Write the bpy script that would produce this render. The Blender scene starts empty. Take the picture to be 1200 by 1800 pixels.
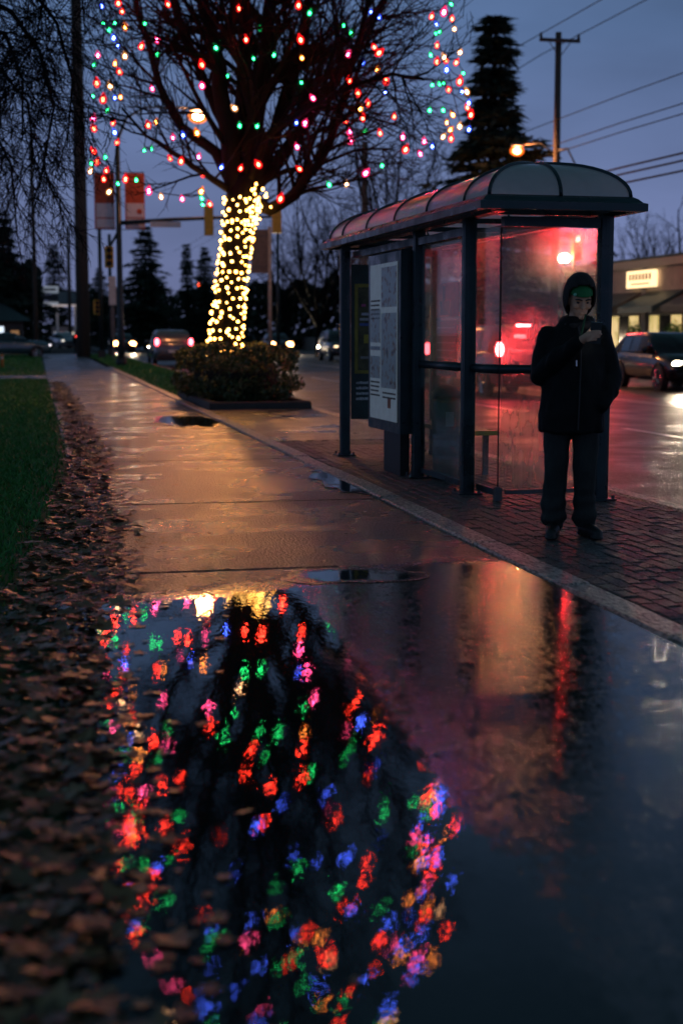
import bpy, bmesh, math, random
from mathutils import Vector, Matrix, noise
R = math.radians
rng = random.Random(11)

# ------------------------------------------------------------------ camera
sc = bpy.context.scene
col = sc.collection
CAM_H, FPX = 1.42, 2500.0            # eye height, focal length in photo pixels (1200 x 1800)
TH = math.atan(315 / 2500)           # pitch down
YAW = math.atan(535 / 2519.8)        # heading, to the right of the street direction (+Y)
cam_d = bpy.data.cameras.new('camera')
cam = bpy.data.objects.new('camera', cam_d); col.objects.link(cam)
cam.location = (0, 0, CAM_H)
cam.rotation_euler = (R(90) - TH, 0, -YAW)
cam_d.sensor_fit = 'VERTICAL'; cam_d.sensor_height = 36.0; cam_d.lens = 50.0
cam_d.clip_end = 3000; cam_d.clip_start = 0.05
cam_d.dof.use_dof = True; cam_d.dof.focus_distance = 11.0; cam_d.dof.aperture_fstop = 1.7
sc.camera = cam

# ------------------------------------------------------------------ world: overcast dusk
w = bpy.data.worlds.new('World'); sc.world = w; w.use_nodes = True
nt = w.node_tree; nd = nt.nodes; lk = nt.links
for n in list(nd): nd.remove(n)
out = nd.new('ShaderNodeOutputWorld'); bg = nd.new('ShaderNodeBackground')
sky = nd.new('ShaderNodeTexSky'); sky.sky_type = 'NISHITA'; sky.sun_disc = False
sky.sun_elevation = R(1.0); sky.sun_rotation = R(120); sky.ozone_density = 4.0
tc = nd.new('ShaderNodeTexCoord'); sep = nd.new('ShaderNodeSeparateXYZ')
lk.new(tc.outputs['Generated'], sep.inputs[0])
ramp = nd.new('ShaderNodeValToRGB')
ramp.color_ramp.elements[0].position = 0.0; ramp.color_ramp.elements[0].color = (0.185, 0.215, 0.41, 1)
ramp.color_ramp.elements[1].position = 0.5; ramp.color_ramp.elements[1].color = (0.022, 0.058, 0.080, 1)
e = ramp.color_ramp.elements.new(0.2); e.color = (0.094, 0.156, 0.305, 1)
lk.new(sep.outputs[2], ramp.inputs[0])
mp = nd.new('ShaderNodeMapping'); mp.inputs['Scale'].default_value = (1, 1, 3.5)
ns = nd.new('ShaderNodeTexNoise'); ns.inputs['Scale'].default_value = 2.2; ns.inputs['Detail'].default_value = 5
lk.new(tc.outputs['Generated'], mp.inputs[0]); lk.new(mp.outputs[0], ns.inputs['Vector'])
cr = nd.new('ShaderNodeMapRange'); cr.inputs[1].default_value = 0.3; cr.inputs[2].default_value = 0.7
cr.inputs[3].default_value = 0.66; cr.inputs[4].default_value = 1.28
lk.new(ns.outputs[0], cr.inputs[0])
mul = nd.new('ShaderNodeVectorMath'); mul.operation = 'SCALE'
lk.new(ramp.outputs[0], mul.inputs[0]); lk.new(cr.outputs[0], mul.inputs['Scale'])
nm = nd.new('ShaderNodeVectorMath'); nm.operation = 'SCALE'; nm.inputs['Scale'].default_value = 0.05
lk.new(sky.outputs[0], nm.inputs[0])
mx = nd.new('ShaderNodeMix'); mx.data_type = 'RGBA'; mx.inputs[0].default_value = 0.88
lk.new(nm.outputs[0], mx.inputs[6]); lk.new(mul.outputs[0], mx.inputs[7])
lk.new(mx.outputs[2], bg.inputs[0]); bg.inputs[1].default_value = 1.15
lk.new(bg.outputs[0], out.inputs[0])
# what is left of the sun behind the cloud
sl = bpy.data.lights.new('sun', 'SUN'); sl.energy = 0.03; sl.angle = R(40); sl.color = (1, 0.85, 0.75)
so = bpy.data.objects.new('sun', sl); col.objects.link(so); so.rotation_euler = (R(70), 0, R(60)); so.location = (0, 0, 40)

vs = sc.view_settings
vs.view_transform = 'Standard'; vs.look = 'None'; vs.exposure = 0.0; vs.gamma = 1.0; vs.use_curve_mapping = False
cy = sc.cycles
cy.use_denoising = True
cy.max_bounces = 8; cy.diffuse_bounces = 2; cy.glossy_bounces = 3; cy.transmission_bounces = 5
cy.transparent_max_bounces = 12
cy.caustics_reflective = False; cy.caustics_refractive = False
cy.sample_clamp_indirect = 6.0
cy.use_light_tree = True
try:
    cy.denoiser = 'OPENIMAGEDENOISE'; cy.denoising_input_passes = 'RGB_ALBEDO_NORMAL'
except Exception: pass

# ------------------------------------------------------------------ helpers
def ray(u, v):
    x = (u - 600) / FPX; y = (900 - v) / FPX
    fw = math.cos(TH) + y * math.sin(TH); up = -math.sin(TH) + y * math.cos(TH)
    return x * math.cos(YAW) + fw * math.sin(YAW), -x * math.sin(YAW) + fw * math.cos(YAW), up, fw
def P(u, v, d):
    """the place seen at photo pixel (u, v), d metres away along the heading"""
    X, Y, up, fw = ray(u, v); t = d / fw
    return Vector((X * t, Y * t, CAM_H + up * t))

class MB:
    def __init__(s): s.v = []; s.f = []
    def add(s, vs_, fs_):
        o = len(s.v); s.v.extend(vs_); s.f.extend([tuple(i + o for i in f) for f in fs_]); return s
    def box(s, x0, x1, y0, y1, z0, z1, ch=0.0, M=None):
        if ch <= 0:
            vv = [(x0,y0,z0),(x1,y0,z0),(x1,y1,z0),(x0,y1,z0),(x0,y0,z1),(x1,y0,z1),(x1,y1,z1),(x0,y1,z1)]
            ff = [(3,2,1,0),(4,5,6,7),(0,1,5,4),(1,2,6,5),(2,3,7,6),(3,0,4,7)]
        else:
            c = ch
            def r(z, i): return [(x0+i,y0+i,z),(x1-i,y0+i,z),(x1-i,y1-i,z),(x0+i,y1-i,z)]
            vv = r(z0, 0) + r(z1 - c, 0) + r(z1, c)
            ff = [(3,2,1,0),(8,9,10,11)]
            for a in (0, 4):
                for k in range(4): ff.append((a+k, a+(k+1)%4, a+4+(k+1)%4, a+4+k))
        if M is not None: vv = [tuple(M @ Vector(p)) for p in vv]
        return s.add(vv, ff)
    def tube(s, path, rad, n=6, caps=True, flat=1.0):
        path = [Vector(p) for p in path]
        if not isinstance(rad, (list, tuple)): rad = [rad] * len(path)
        o = len(s.v); m = len(path); prev = None
        for i, p in enumerate(path):
            t = (path[min(i+1, m-1)] - path[max(i-1, 0)])
            if t.length < 1e-9: t = Vector((0, 0, 1))
            t.normalize()
            if prev is None:
                a = Vector((0, 0, 1)) if abs(t.z) < 0.9 else Vector((1, 0, 0))
                b = t.cross(a).normalized()
            else:
                b = (prev - t * prev.dot(t))
                b = b.normalized() if b.length > 1e-6 else t.orthogonal().normalized()
            prev = b; c = t.cross(b)
            for k in range(n):
                a = 2 * math.pi * k / n
                q = p + (b * math.cos(a) + c * math.sin(a) * flat) * rad[i]
                s.v.append((q.x, q.y, q.z))
        for i in range(m - 1):
            for k in range(n):
                s.f.append((o+i*n+k, o+i*n+(k+1)%n, o+(i+1)*n+(k+1)%n, o+(i+1)*n+k))
        if caps:
            s.f.append(tuple(o + k for k in reversed(range(n))))
            s.f.append(tuple(o + (m-1)*n + k for k in range(n)))
        return s
    def ell(s, c, r, nu=12, nv=8, M=None):
        c = Vector(c); vv = []; ff = []
        for j in range(nv + 1):
            ph = math.pi * j / nv
            for i in range(nu):
                a = 2 * math.pi * i / nu
                q = Vector((r[0]*math.sin(ph)*math.cos(a), r[1]*math.sin(ph)*math.sin(a), r[2]*math.cos(ph)))
                if M is not None: q = M @ q
                vv.append(tuple(c + q))
        for j in range(nv):
            for i in range(nu):
                ff.append((j*nu+i, (j+1)*nu+i, (j+1)*nu+(i+1)%nu, j*nu+(i+1)%nu))
        return s.add(vv, ff)
    def limb(s, path, rad, n=12):
        """closed round-ended tube (for bodies)"""
        path = [Vector(p) for p in path]; 
        d0 = (path[0] - path[1]).normalized(); d1 = (path[-1] - path[-2]).normalized()
        pp = [path[0] + d0*rad[0]*0.95, path[0] + d0*rad[0]*0.6] + path + [path[-1] + d1*rad[-1]*0.6, path[-1] + d1*rad[-1]*0.95]
        rr = [rad[0]*0.25, rad[0]*0.8] + list(rad) + [rad[-1]*0.8, rad[-1]*0.25]
        return s.tube(pp, rr, n)
    def loft(s, rings, cap=True, closed=True):
        o = len(s.v); n = len(rings[0])
        for r_ in rings: s.v.extend([tuple(p) for p in r_])
        for i in range(len(rings) - 1):
            for k in range(n if closed else n - 1):
                s.f.append((o+i*n+k, o+i*n+(k+1)%n, o+(i+1)*n+(k+1)%n, o+(i+1)*n+k))
        if cap:
            s.f.append(tuple(o + k for k in reversed(range(n))))
            s.f.append(tuple(o + (len(rings)-1)*n + k for k in range(n)))
        return s
    def mesh(s, name, smooth=False):
        me = bpy.data.meshes.new(name); me.from_pydata(s.v, [], s.f)
        me.update()
        if smooth: me.polygons.foreach_set('use_smooth', [True] * len(me.polygons))
        return me
    def build(s, name, mat, parent=None, smooth=False):
        return link(name, s.mesh(name, smooth), mat, parent)

def link(name, me, mat=None, parent=None):
    o = bpy.data.objects.new(name, me); col.objects.link(o)
    if mat is not None and len(me.materials) == 0: me.materials.append(mat)
    if parent is not None: o.parent = parent
    return o
def tag(o, label=None, cat=None, group=None, kind=None):
    if label: o['label'] = label
    if cat: o['category'] = cat
    if group: o['group'] = group
    if kind: o['kind'] = kind
    return o
def empty(name, loc=(0, 0, 0), rz=0.0):
    o = bpy.data.objects.new(name, None); col.objects.link(o); o.empty_display_size = 0.2
    o.location = loc; o.rotation_euler = (0, 0, rz); return o
def copy_tree(o, parent=None):
    kids = [c for c in o.children]
    c = o.copy(); col.objects.link(c); c.parent = parent
    for k in kids: copy_tree(k, c)
    return c
def fixn(o):
    bm = bmesh.new(); bm.from_mesh(o.data); bmesh.ops.recalc_face_normals(bm, faces=bm.faces); bm.to_mesh(o.data); bm.free(); return o
def voxel(mb, name, mat, parent, size, smooth_it=6, disp=0.0, dscale=6.0, fold=0.0):
    """union of closed overlapping forms into one continuous surface"""
    tmp = link(name + '_t', mb.mesh(name)); fixn(tmp)
    m = tmp.modifiers.new('r', 'REMESH'); m.mode = 'VOXEL'; m.voxel_size = size
    if smooth_it:
        k = tmp.modifiers.new('s', 'SMOOTH'); k.factor = 0.5; k.iterations = smooth_it
    dg = bpy.context.evaluated_depsgraph_get(); dg.update()
    me = bpy.data.meshes.new_from_object(tmp.evaluated_get(dg))
    bpy.data.objects.remove(tmp)
    me.name = name
    if disp:
        nv_ = len(me.vertices); co = [0.0]*(3*nv_); no = [0.0]*(3*nv_)
        me.vertices.foreach_get('co', co); me.vertices.foreach_get('normal', no)
        for vi in range(0, 3*nv_, 3):
            q = Vector(co[vi:vi+3])
            h = noise.noise(Vector((q.x*dscale*1.5, q.y*dscale*1.5, q.z*dscale*.45 + q.x*2))) + .45*noise.noise(Vector((q.x*dscale*2.6+7, q.y*dscale*2.6 + q.z*4, q.z*dscale*1.2)))
            if fold and q.z < fold: h += .9*math.sin(q.z*58 + 3*noise.noise(Vector((q.x*7, q.y*7, q.z*3)))) * (1 - q.z/fold)
            for c_ in range(3): co[vi+c_] += no[vi+c_] * h * disp
        me.vertices.foreach_set('co', co)
        me.update()
    me.polygons.foreach_set('use_smooth', [True] * len(me.polygons))
    me.materials.clear()
    return link(name, me, mat, parent)

# ------------------------------------------------------------------ materials
def newmat(name):
    m = bpy.data.materials.new(name); m.use_nodes = True
    nt = m.node_tree; b = nt.nodes['Principled BSDF']; return m, nt, b
def tex(nt, kind, scale, coord='Position', detail=4, vec=None, stretch=None):
    if vec is None:
        if coord == 'Position':
            g = nt.nodes.new('ShaderNodeNewGeometry'); vec = g.outputs['Position']
        else:
            g = nt.nodes.new('ShaderNodeTexCoord'); vec = g.outputs['Object']
    if stretch:
        mp = nt.nodes.new('ShaderNodeMapping'); mp.inputs['Scale'].default_value = stretch
        nt.links.new(vec, mp.inputs[0]); vec = mp.outputs[0]
    t = nt.nodes.new(kind); t.inputs['Scale'].default_value = scale
    if 'Detail' in t.inputs: t.inputs['Detail'].default_value = detail
    nt.links.new(vec, t.inputs['Vector']); return t
def rng_node(nt, sock, a, b, c, d):
    m = nt.nodes.new('ShaderNodeMapRange'); 
    for i, x in enumerate((a, b, c, d)): m.inputs[i+1].default_value = x
    nt.links.new(sock, m.inputs[0]); return m.outputs[0]
def pm(name, c, rough=0.5, metal=0.0, var=0.25, vs_=8.0, bump=0.0, bs=60.0, coord='Object', spec=0.5, coat=0.0, rvar=0.0):
    m, nt, b = newmat(name)
    b.inputs['Roughness'].default_value = rough; b.inputs['Metallic'].default_value = metal
    b.inputs['Specular IOR Level'].default_value = spec
    if coat: b.inputs['Coat Weight'].default_value = coat; b.inputs['Coat Roughness'].default_value = 0.05
    t = tex(nt, 'ShaderNodeTexNoise', vs_, coord)
    mixn = nt.nodes.new('ShaderNodeMix'); mixn.data_type = 'RGBA'
    lo = tuple(x * (1 - var) for x in c) + (1,); hi = tuple(min(1, x * (1 + var)) for x in c) + (1,)
    mixn.inputs[6].default_value = lo; mixn.inputs[7].default_value = hi
    nt.links.new(rng_node(nt, t.outputs[0], .3, .7, 0, 1), mixn.inputs[0])
    nt.links.new(mixn.outputs[2], b.inputs['Base Color'])
    if rvar: nt.links.new(rng_node(nt, t.outputs[0], .3, .7, max(.02, rough - rvar), rough + rvar), b.inputs['Roughness'])
    if bump:
        t2 = tex(nt, 'ShaderNodeTexNoise', bs, coord, 3)
        bn = nt.nodes.new('ShaderNodeBump'); bn.inputs['Strength'].default_value = bump; bn.inputs['Distance'].default_value = 0.02
        nt.links.new(t2.outputs[0], bn.inputs['Height']); nt.links.new(bn.outputs[0], b.inputs['Normal'])
    return m
def emit(name, c, s, body=(0.05, 0.05, 0.05)):
    m, nt, b = newmat(name)
    b.inputs['Base Color'].default_value = body + (1,)
    b.inputs['Emission Color'].default_value = c + (1,); b.inputs['Emission Strength'].default_value = s
    b.inputs['Roughness'].default_value = 0.3
    return m

def wet_concrete(name, base, wet_bias=0.0, grain=140.0, gstr=0.5, r_dry=.42, r_wet=.2):
    """rain-wet slab: damp grainy skin with smoother films of water where it lies"""
    m, nt, b = newmat(name); N = nt.nodes; L = nt.links
    t1 = tex(nt, 'ShaderNodeTexNoise', 1.1, detail=6); t2 = tex(nt, 'ShaderNodeTexNoise', 9.0, detail=4)
    t3 = tex(nt, 'ShaderNodeTexNoise', grain, detail=2); t4 = tex(nt, 'ShaderNodeTexVoronoi', grain*.8)
    wet = rng_node(nt, t1.outputs[0], .42 - wet_bias, .62 - wet_bias, 0, 1)
    c = N.new('ShaderNodeMix'); c.data_type = 'RGBA'
    c.inputs[6].default_value = tuple(x*1.15 for x in base) + (1,); c.inputs[7].default_value = tuple(x*.55 for x in base) + (1,)
    L.new(wet, c.inputs[0])
    c2 = N.new('ShaderNodeMix'); c2.data_type = 'RGBA'; c2.blend_type = 'MULTIPLY'; c2.inputs[0].default_value = .7
    sp = N.new('ShaderNodeCombineColor'); g = rng_node(nt, t2.outputs[0], .25, .75, .45, 1.3)
    for i in range(3): L.new(g, sp.inputs[i])
    L.new(c.outputs[2], c2.inputs[6]); L.new(sp.outputs[0], c2.inputs[7])
    sk = tex(nt, 'ShaderNodeTexNoise', grain*.5, detail=2, stretch=(1, .3, 1)); skr = rng_node(nt, sk.outputs[0], .34, .62, .28, 1.35)
    spk = N.new('ShaderNodeCombineColor')
    for i in range(3): L.new(skr, spk.inputs[i])
    c3 = N.new('ShaderNodeMix'); c3.data_type = 'RGBA'; c3.blend_type = 'MULTIPLY'; c3.inputs[0].default_value = 1
    L.new(c2.outputs[2], c3.inputs[6]); L.new(spk.outputs[0], c3.inputs[7]); L.new(c3.outputs[2], b.inputs['Base Color'])
    rr = N.new('ShaderNodeMapRange'); L.new(wet, rr.inputs[0]); rr.inputs[3].default_value = r_dry; rr.inputs[4].default_value = r_wet
    ad = N.new('ShaderNodeMath'); ad.operation = 'MULTIPLY_ADD'; L.new(t2.outputs[0], ad.inputs[0]); ad.inputs[1].default_value = .16
    L.new(rr.outputs[0], ad.inputs[2])
    sb = N.new('ShaderNodeMath'); sb.operation = 'SUBTRACT'; L.new(ad.outputs[0], sb.inputs[0]); sb.inputs[1].default_value = .08
    L.new(sb.outputs[0], b.inputs['Roughness'])
    b.inputs['IOR'].default_value = 1.45
    h = N.new('ShaderNodeMath'); h.operation = 'MULTIPLY_ADD'; L.new(t4.outputs['Distance'], h.inputs[0]); h.inputs[1].default_value = .8; L.new(t3.outputs[0], h.inputs[2])
    t5 = tex(nt, 'ShaderNodeTexNoise', grain*.45, detail=3, stretch=(1, .32, 1)); h5 = N.new('ShaderNodeMath'); h5.operation = 'MULTIPLY_ADD'; L.new(t5.outputs[0], h5.inputs[0]); h5.inputs[1].default_value = 5.0; L.new(h.outputs[0], h5.inputs[2]); h = h5
    bn = N.new('ShaderNodeBump'); bn.inputs['Distance'].default_value = .006
    bs = N.new('ShaderNodeMapRange'); L.new(wet, bs.inputs[0]); bs.inputs[3].default_value = gstr; bs.inputs[4].default_value = gstr*.45
    L.new(bs.outputs[0], bn.inputs['Strength']); L.new(h.outputs[0], bn.inputs['Height'])
    L.new(bn.outputs[0], b.inputs['Normal'])
    return m
def water_mat():
    """water film over concrete: attribute 'film' says how deep it stands"""
    m, nt, b = newmat('standing_water'); N = nt.nodes; L = nt.links
    at = N.new('ShaderNodeAttribute'); at.attribute_name = 'film'
    t2 = tex(nt, 'ShaderNodeTexNoise', 9.0, detail=4); t3 = tex(nt, 'ShaderNodeTexNoise', 70.0, detail=3, stretch=(1, .35, 1))
    n1 = N.new('ShaderNodeMath'); n1.operation = 'MULTIPLY_ADD'; L.new(t3.outputs[0], n1.inputs[0]); n1.inputs[1].default_value = .55; L.new(at.outputs['Fac'], n1.inputs[2])
    n2 = N.new('ShaderNodeMath'); n2.operation = 'MULTIPLY_ADD'; L.new(t2.outputs[0], n2.inputs[0]); n2.inputs[1].default_value = .25; L.new(n1.outputs[0], n2.inputs[2])
    film = rng_node(nt, n2.outputs[0], .42, 1.05, 0, 1)
    c = N.new('ShaderNodeMix'); c.data_type = 'RGBA'; L.new(film, c.inputs[0])
    c.inputs[6].default_value = (.070, .064, .058, 1); c.inputs[7].default_value = (.008, .012, .012, 1)
    L.new(c.outputs[2], b.inputs['Base Color']); b.inputs['IOR'].default_value = 1.42
    L.new(rng_node(nt, film, 0, .7, .30, .012), b.inputs['Roughness'])
    g1 = tex(nt, 'ShaderNodeTexNoise', 140.0, detail=2); g2 = tex(nt, 'ShaderNodeTexNoise', 15.0, detail=1); g3 = tex(nt, 'ShaderNodeTexNoise', 44.0, detail=2, stretch=(1, .36, 1))
    bn1 = N.new('ShaderNodeBump'); bn1.inputs['Distance'].default_value = .006; L.new(g1.outputs[0], bn1.inputs['Height'])
    L.new(rng_node(nt, film, 0, .7, .5, 0), bn1.inputs['Strength'])
    h = N.new('ShaderNodeMath'); h.operation = 'MULTIPLY_ADD'; L.new(g2.outputs[0], h.inputs[0]); h.inputs[1].default_value = .55; L.new(g3.outputs[0], h.inputs[2])
    bn2 = N.new('ShaderNodeBump'); bn2.inputs['Strength'].default_value = .10; bn2.inputs['Distance'].default_value = .0029
    L.new(h.outputs[0], bn2.inputs['Height']); L.new(bn1.outputs[0], bn2.inputs['Normal']); L.new(bn2.outputs[0], b.inputs['Normal'])
    return m
def schlick(nt, f0=.04, k=.8):
    lw = nt.nodes.new('ShaderNodeLayerWeight'); lw.inputs[0].default_value = .5
    p = nt.nodes.new('ShaderNodeMath'); p.operation = 'POWER'; p.inputs[1].default_value = 5; nt.links.new(lw.outputs['Facing'], p.inputs[0])
    a = nt.nodes.new('ShaderNodeMath'); a.operation = 'MULTIPLY_ADD'; a.inputs[1].default_value = k; a.inputs[2].default_value = f0; nt.links.new(p.outputs[0], a.inputs[0]); return a.outputs[0]
def fog_glass(name, fog0=.25, fog1=.6, tint=(.86, .93, .9)):
    """shelter pane with rain drops, runs and breath mist"""
    m, nt, b = newmat(name); N = nt.nodes; L = nt.links
    N.remove(b); o = N['Material Output']
    tr = N.new('ShaderNodeBsdfTransparent'); tr.inputs[0].default_value = tint + (1,)
    tl = N.new('ShaderNodeBsdfTranslucent'); tl.inputs[0].default_value = (.75, .78, .76, 1)
    rf = N.new('ShaderNodeBsdfRefraction'); rf.inputs['Roughness'].default_value = .6; rf.inputs['IOR'].default_value = 1.045
    gl = N.new('ShaderNodeBsdfGlossy'); gl.inputs['Roughness'].default_value = .05; gl.inputs[0].default_value = (.9, .9, .9, 1)
    streak = tex(nt, 'ShaderNodeTexNoise', 1.0, 'Object', 5, stretch=(22, 22, 1.2))
    cloud = tex(nt, 'ShaderNodeTexNoise', 2.6, 'Object', 6)
    drops = tex(nt, 'ShaderNodeTexVoronoi', 46.0, 'Object')
    d = rng_node(nt, drops.outputs['Distance'], .16, .30, 1, 0)
    dm = N.new('ShaderNodeMath'); dm.operation = 'MULTIPLY'; L.new(d, dm.inputs[0]); L.new(rng_node(nt, cloud.outputs[0], .40, .60, 0, .85), dm.inputs[1])
    a = N.new('ShaderNodeMath'); a.operation = 'MULTIPLY_ADD'; L.new(streak.outputs[0], a.inputs[0]); a.inputs[1].default_value = .5; L.new(cloud.outputs[0], a.inputs[2])
    fog = rng_node(nt, a.outputs[0], .55, .95, fog0, fog1)
    mxm = N.new('ShaderNodeMath'); mxm.operation = 'MAXIMUM'; L.new(fog, mxm.inputs[0]); L.new(dm.outputs[0], mxm.inputs[1])
    bn = N.new('ShaderNodeBump'); bn.inputs['Strength'].default_value = .5; bn.inputs['Distance'].default_value = .004; L.new(dm.outputs[0], bn.inputs['Height'])
    L.new(bn.outputs[0], rf.inputs['Normal']); L.new(bn.outputs[0], gl.inputs['Normal'])
    m1 = N.new('ShaderNodeMixShader'); m1.inputs[0].default_value = .38; L.new(tl.outputs[0], m1.inputs[1]); L.new(rf.outputs[0], m1.inputs[2])
    m2 = N.new('ShaderNodeMixShader'); L.new(mxm.outputs[0], m2.inputs[0]); L.new(tr.outputs[0], m2.inputs[1]); L.new(m1.outputs[0], m2.inputs[2])
    m3 = N.new('ShaderNodeMixShader'); L.new(schlick(nt, .025, .5), m3.inputs[0]); L.new(m2.outputs[0], m3.inputs[1]); L.new(gl.outputs[0], m3.inputs[2])
    L.new(m3.outputs[0], o.inputs[0]); return m
def dome_mat():
    m, nt, b = newmat('roof_polycarbonate'); N = nt.nodes; L = nt.links
    N.remove(b); o = N['Material Output']
    tl = N.new('ShaderNodeBsdfTranslucent'); tl.inputs[0].default_value = (.96, .97, .96, 1)
    df = N.new('ShaderNodeBsdfDiffuse'); df.inputs[0].default_value = (.85, .87, .86, 1)
    tr = N.new('ShaderNodeBsdfTransparent'); tr.inputs[0].default_value = (.8, .85, .85, 1)
    gl = N.new('ShaderNodeBsdfGlossy'); gl.inputs['Roughness'].default_value = .08
    t = tex(nt, 'ShaderNodeTexNoise', 7, 'Object', 5); bn = N.new('ShaderNodeBump'); bn.inputs['Strength'].default_value = .12; bn.inputs['Distance'].default_value = .02
    t2 = tex(nt, 'ShaderNodeTexNoise', 70, 'Object', 2)
    L.new(t2.outputs[0], bn.inputs['Height']); L.new(bn.outputs[0], gl.inputs['Normal'])
    m0 = N.new('ShaderNodeMixShader'); m0.inputs[0].default_value = .35; L.new(tl.outputs[0], m0.inputs[1]); L.new(df.outputs[0], m0.inputs[2])
    m1 = N.new('ShaderNodeMixShader'); L.new(rng_node(nt, t.outputs[0], .3, .7, .03, .14), m1.inputs[0]); L.new(m0.outputs[0], m1.inputs[1]); L.new(tr.outputs[0], m1.inputs[2])
    m3 = N.new('ShaderNodeMixShader'); L.new(schlick(nt, .06, .9), m3.inputs[0]); L.new(m1.outputs[0], m3.inputs[1]); L.new(gl.outputs[0], m3.inputs[2])
    L.new(m3.outputs[0], o.inputs[0]); return m
def leafmat(name, cols, rough=.45):
    m, nt, b = newmat(name)
    g = nt.nodes.new('ShaderNodeNewGeometry'); r = nt.nodes.new('ShaderNodeValToRGB')
    r.color_ramp.interpolation = 'LINEAR'
    r.color_ramp.elements[0].color = cols[0] + (1,); r.color_ramp.elements[1].color = cols[-1] + (1,)
    for i, c in enumerate(cols[1:-1]):
        e = r.color_ramp.elements.new((i+1)/(len(cols)-1)); e.color = c + (1,)
    nt.links.new(g.outputs['Random Per Island'], r.inputs[0]); nt.links.new(r.outputs[0], b.inputs['Base Color'])
    b.inputs['Roughness'].default_value = rough
    t2 = tex(nt, 'ShaderNodeTexNoise', 50, 'Position', 3)
    bn = nt.nodes.new('ShaderNodeBump'); bn.inputs['Strength'].default_value = .5; bn.inputs['Distance'].default_value = .01
    nt.links.new(t2.outputs[0], bn.inputs['Height']); nt.links.new(bn.outputs[0], b.inputs['Normal'])
    return m

M = {}
M['slab'] = wet_concrete('wet_sidewalk_concrete', (.105, .090, .078), 0.0, 130, .85, .36, .19)
M['strip'] = wet_concrete('wet_kerb_concrete', (.42, .38, .34), -.10, 120, .5, .45, .3)
M['plaza'] = wet_concrete('wet_plaza_concrete', (.11, .10, .092), -.04, 110, .6)
M['joint'] = pm('joint_mortar', (.035, .033, .03), .7)
M['paver'] = wet_concrete('wet_brick_paver', (.105, .09, .085), -.10, 150, .6, .52, .38)
M['road'] = wet_concrete('wet_asphalt', (.055, .055, .062), -.02, 90, .5, .50, .30)
M['water'] = water_mat()
M['paint'] = pm('road_paint', (.6, .6, .6), .35, var=.3, vs_=12, coord='Position')
M['earth'] = pm('dark_earth', (.03, .028, .02), .9, var=.5, coord='Position', bump=.5)
M['soil'] = pm('lawn_soil', (.02, .075, .016), .9, var=.5, coord='Position', bump=.5)
M['grass'] = leafmat('grass_blades', [(.02, .14, .02), (.035, .22, .03), (.055, .26, .04), (.08, .22, .045)], .5)
M['leaf'] = leafmat('fallen_leaf', [(.035, .02, .009), (.12, .065, .026), (.20, .12, .05), (.06, .034, .015), (.18, .07, .02), (.27, .18, .09), (.09, .058, .028)], .40)
M['bark'] = pm('wet_bark', (.005, .0045, .0045), .85, var=.4, vs_=14, bump=.6, bs=40, spec=.12)
M['twig'] = pm('wet_twig', (.007, .006, .006), .8, var=.3, spec=.1)
M['needle'] = leafmat('conifer_needles', [(.006, .020, .012), (.012, .034, .018), (.020, .045, .024)], .7)
M['hedge'] = leafmat('hedge_leaves', [(.025, .05, .015), (.05, .09, .025), (.085, .115, .035), (.12, .11, .04)], .5)
M['frame'] = pm('dark_green_grey_frame', (.016, .038, .044), .36, .3, var=.4, vs_=5, bump=.06, rvar=.16)
M['glass'] = fog_glass('misted_glass', .03, .14)
M['glass_end'] = fog_glass('heavily_misted_glass', .09, .34)
M['dome'] = dome_mat()
M['wood'] = pm('weathered_pole_wood', (.075, .058, .045), .85, var=.35, vs_=20, bump=.5, bs=30)
M['steel'] = pm('dull_galvanised_steel', (.10, .11, .115), .5, .6, var=.2)
M['darksteel'] = pm('dark_painted_steel', (.018, .030, .032), .45, .2, var=.2)
M['cable'] = pm('black_cable', (.008, .008, .008), .8, spec=.1)
M['yellow'] = pm('signal_yellow', (.62, .36, .02), .45, var=.15)
M['black'] = pm('matt_black', (.012, .012, .012), .55)
M['rubber'] = pm('tyre_rubber', (.015, .015, .015), .8)
M['chrome'] = pm('wheel_alloy', (.45, .45, .46), .25, .9, var=.1)
M['carglass'] = pm('car_window_glass', (.02, .026, .03), .08, 0, var=.1, spec=.8)
M['white'] = pm('white_panel', (.62, .62, .60), .5, var=.12)
M['sky_white'] = pm('poster_white_glow', (.56, .64, .64), .4, var=.1)
_b = M['sky_white'].node_tree.nodes['Principled BSDF']; _b.inputs['Emission Color'].default_value = (.75, .9, 1, 1); _b.inputs['Emission Strength'].default_value = .05   # faint cool glow added to the unlit sheet for reflected sky

def bulbmat(n, c, s): return emit('bulb_' + n, c, s)
def shellmat(n, c, s):
    m, nt, b = newmat('shell_' + n); N = nt.nodes; o = N['Material Output']; N.remove(b)
    e = N.new('ShaderNodeEmission'); e.inputs[0].default_value = c + (1,); e.inputs[1].default_value = s
    t = N.new('ShaderNodeBsdfTransparent'); t.inputs[0].default_value = tuple(.5 + .5*x for x in c) + (1,)
    mx = N.new('ShaderNodeMixShader'); mx.inputs[0].default_value = .45; nt.links.new(t.outputs[0], mx.inputs[1]); nt.links.new(e.outputs[0], mx.inputs[2]); nt.links.new(mx.outputs[0], o.inputs[0]); return m
SHC = {'r': ((1, .01, .012), 2.4), 'g': ((.01, 1, .26), .7), 'b': ((.05, .11, 1), 2.4), 'o': ((1, .22, .02), 2.0), 'w': ((1, .42, .14), 1.6), 'p': ((1, .03, .16), 2.4)}  # dim glow of the bulb glass, standing in for the halo round each core
CORE = {'r': ((1, .07, .03), 210), 'g': ((.05, 1, .36), 80), 'b': ((.12, .24, 1), 190), 'o': ((1, .45, .08), 170), 'w': ((1, .72, .40), 110), 'p': ((1, .14, .40), 190)}
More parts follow.
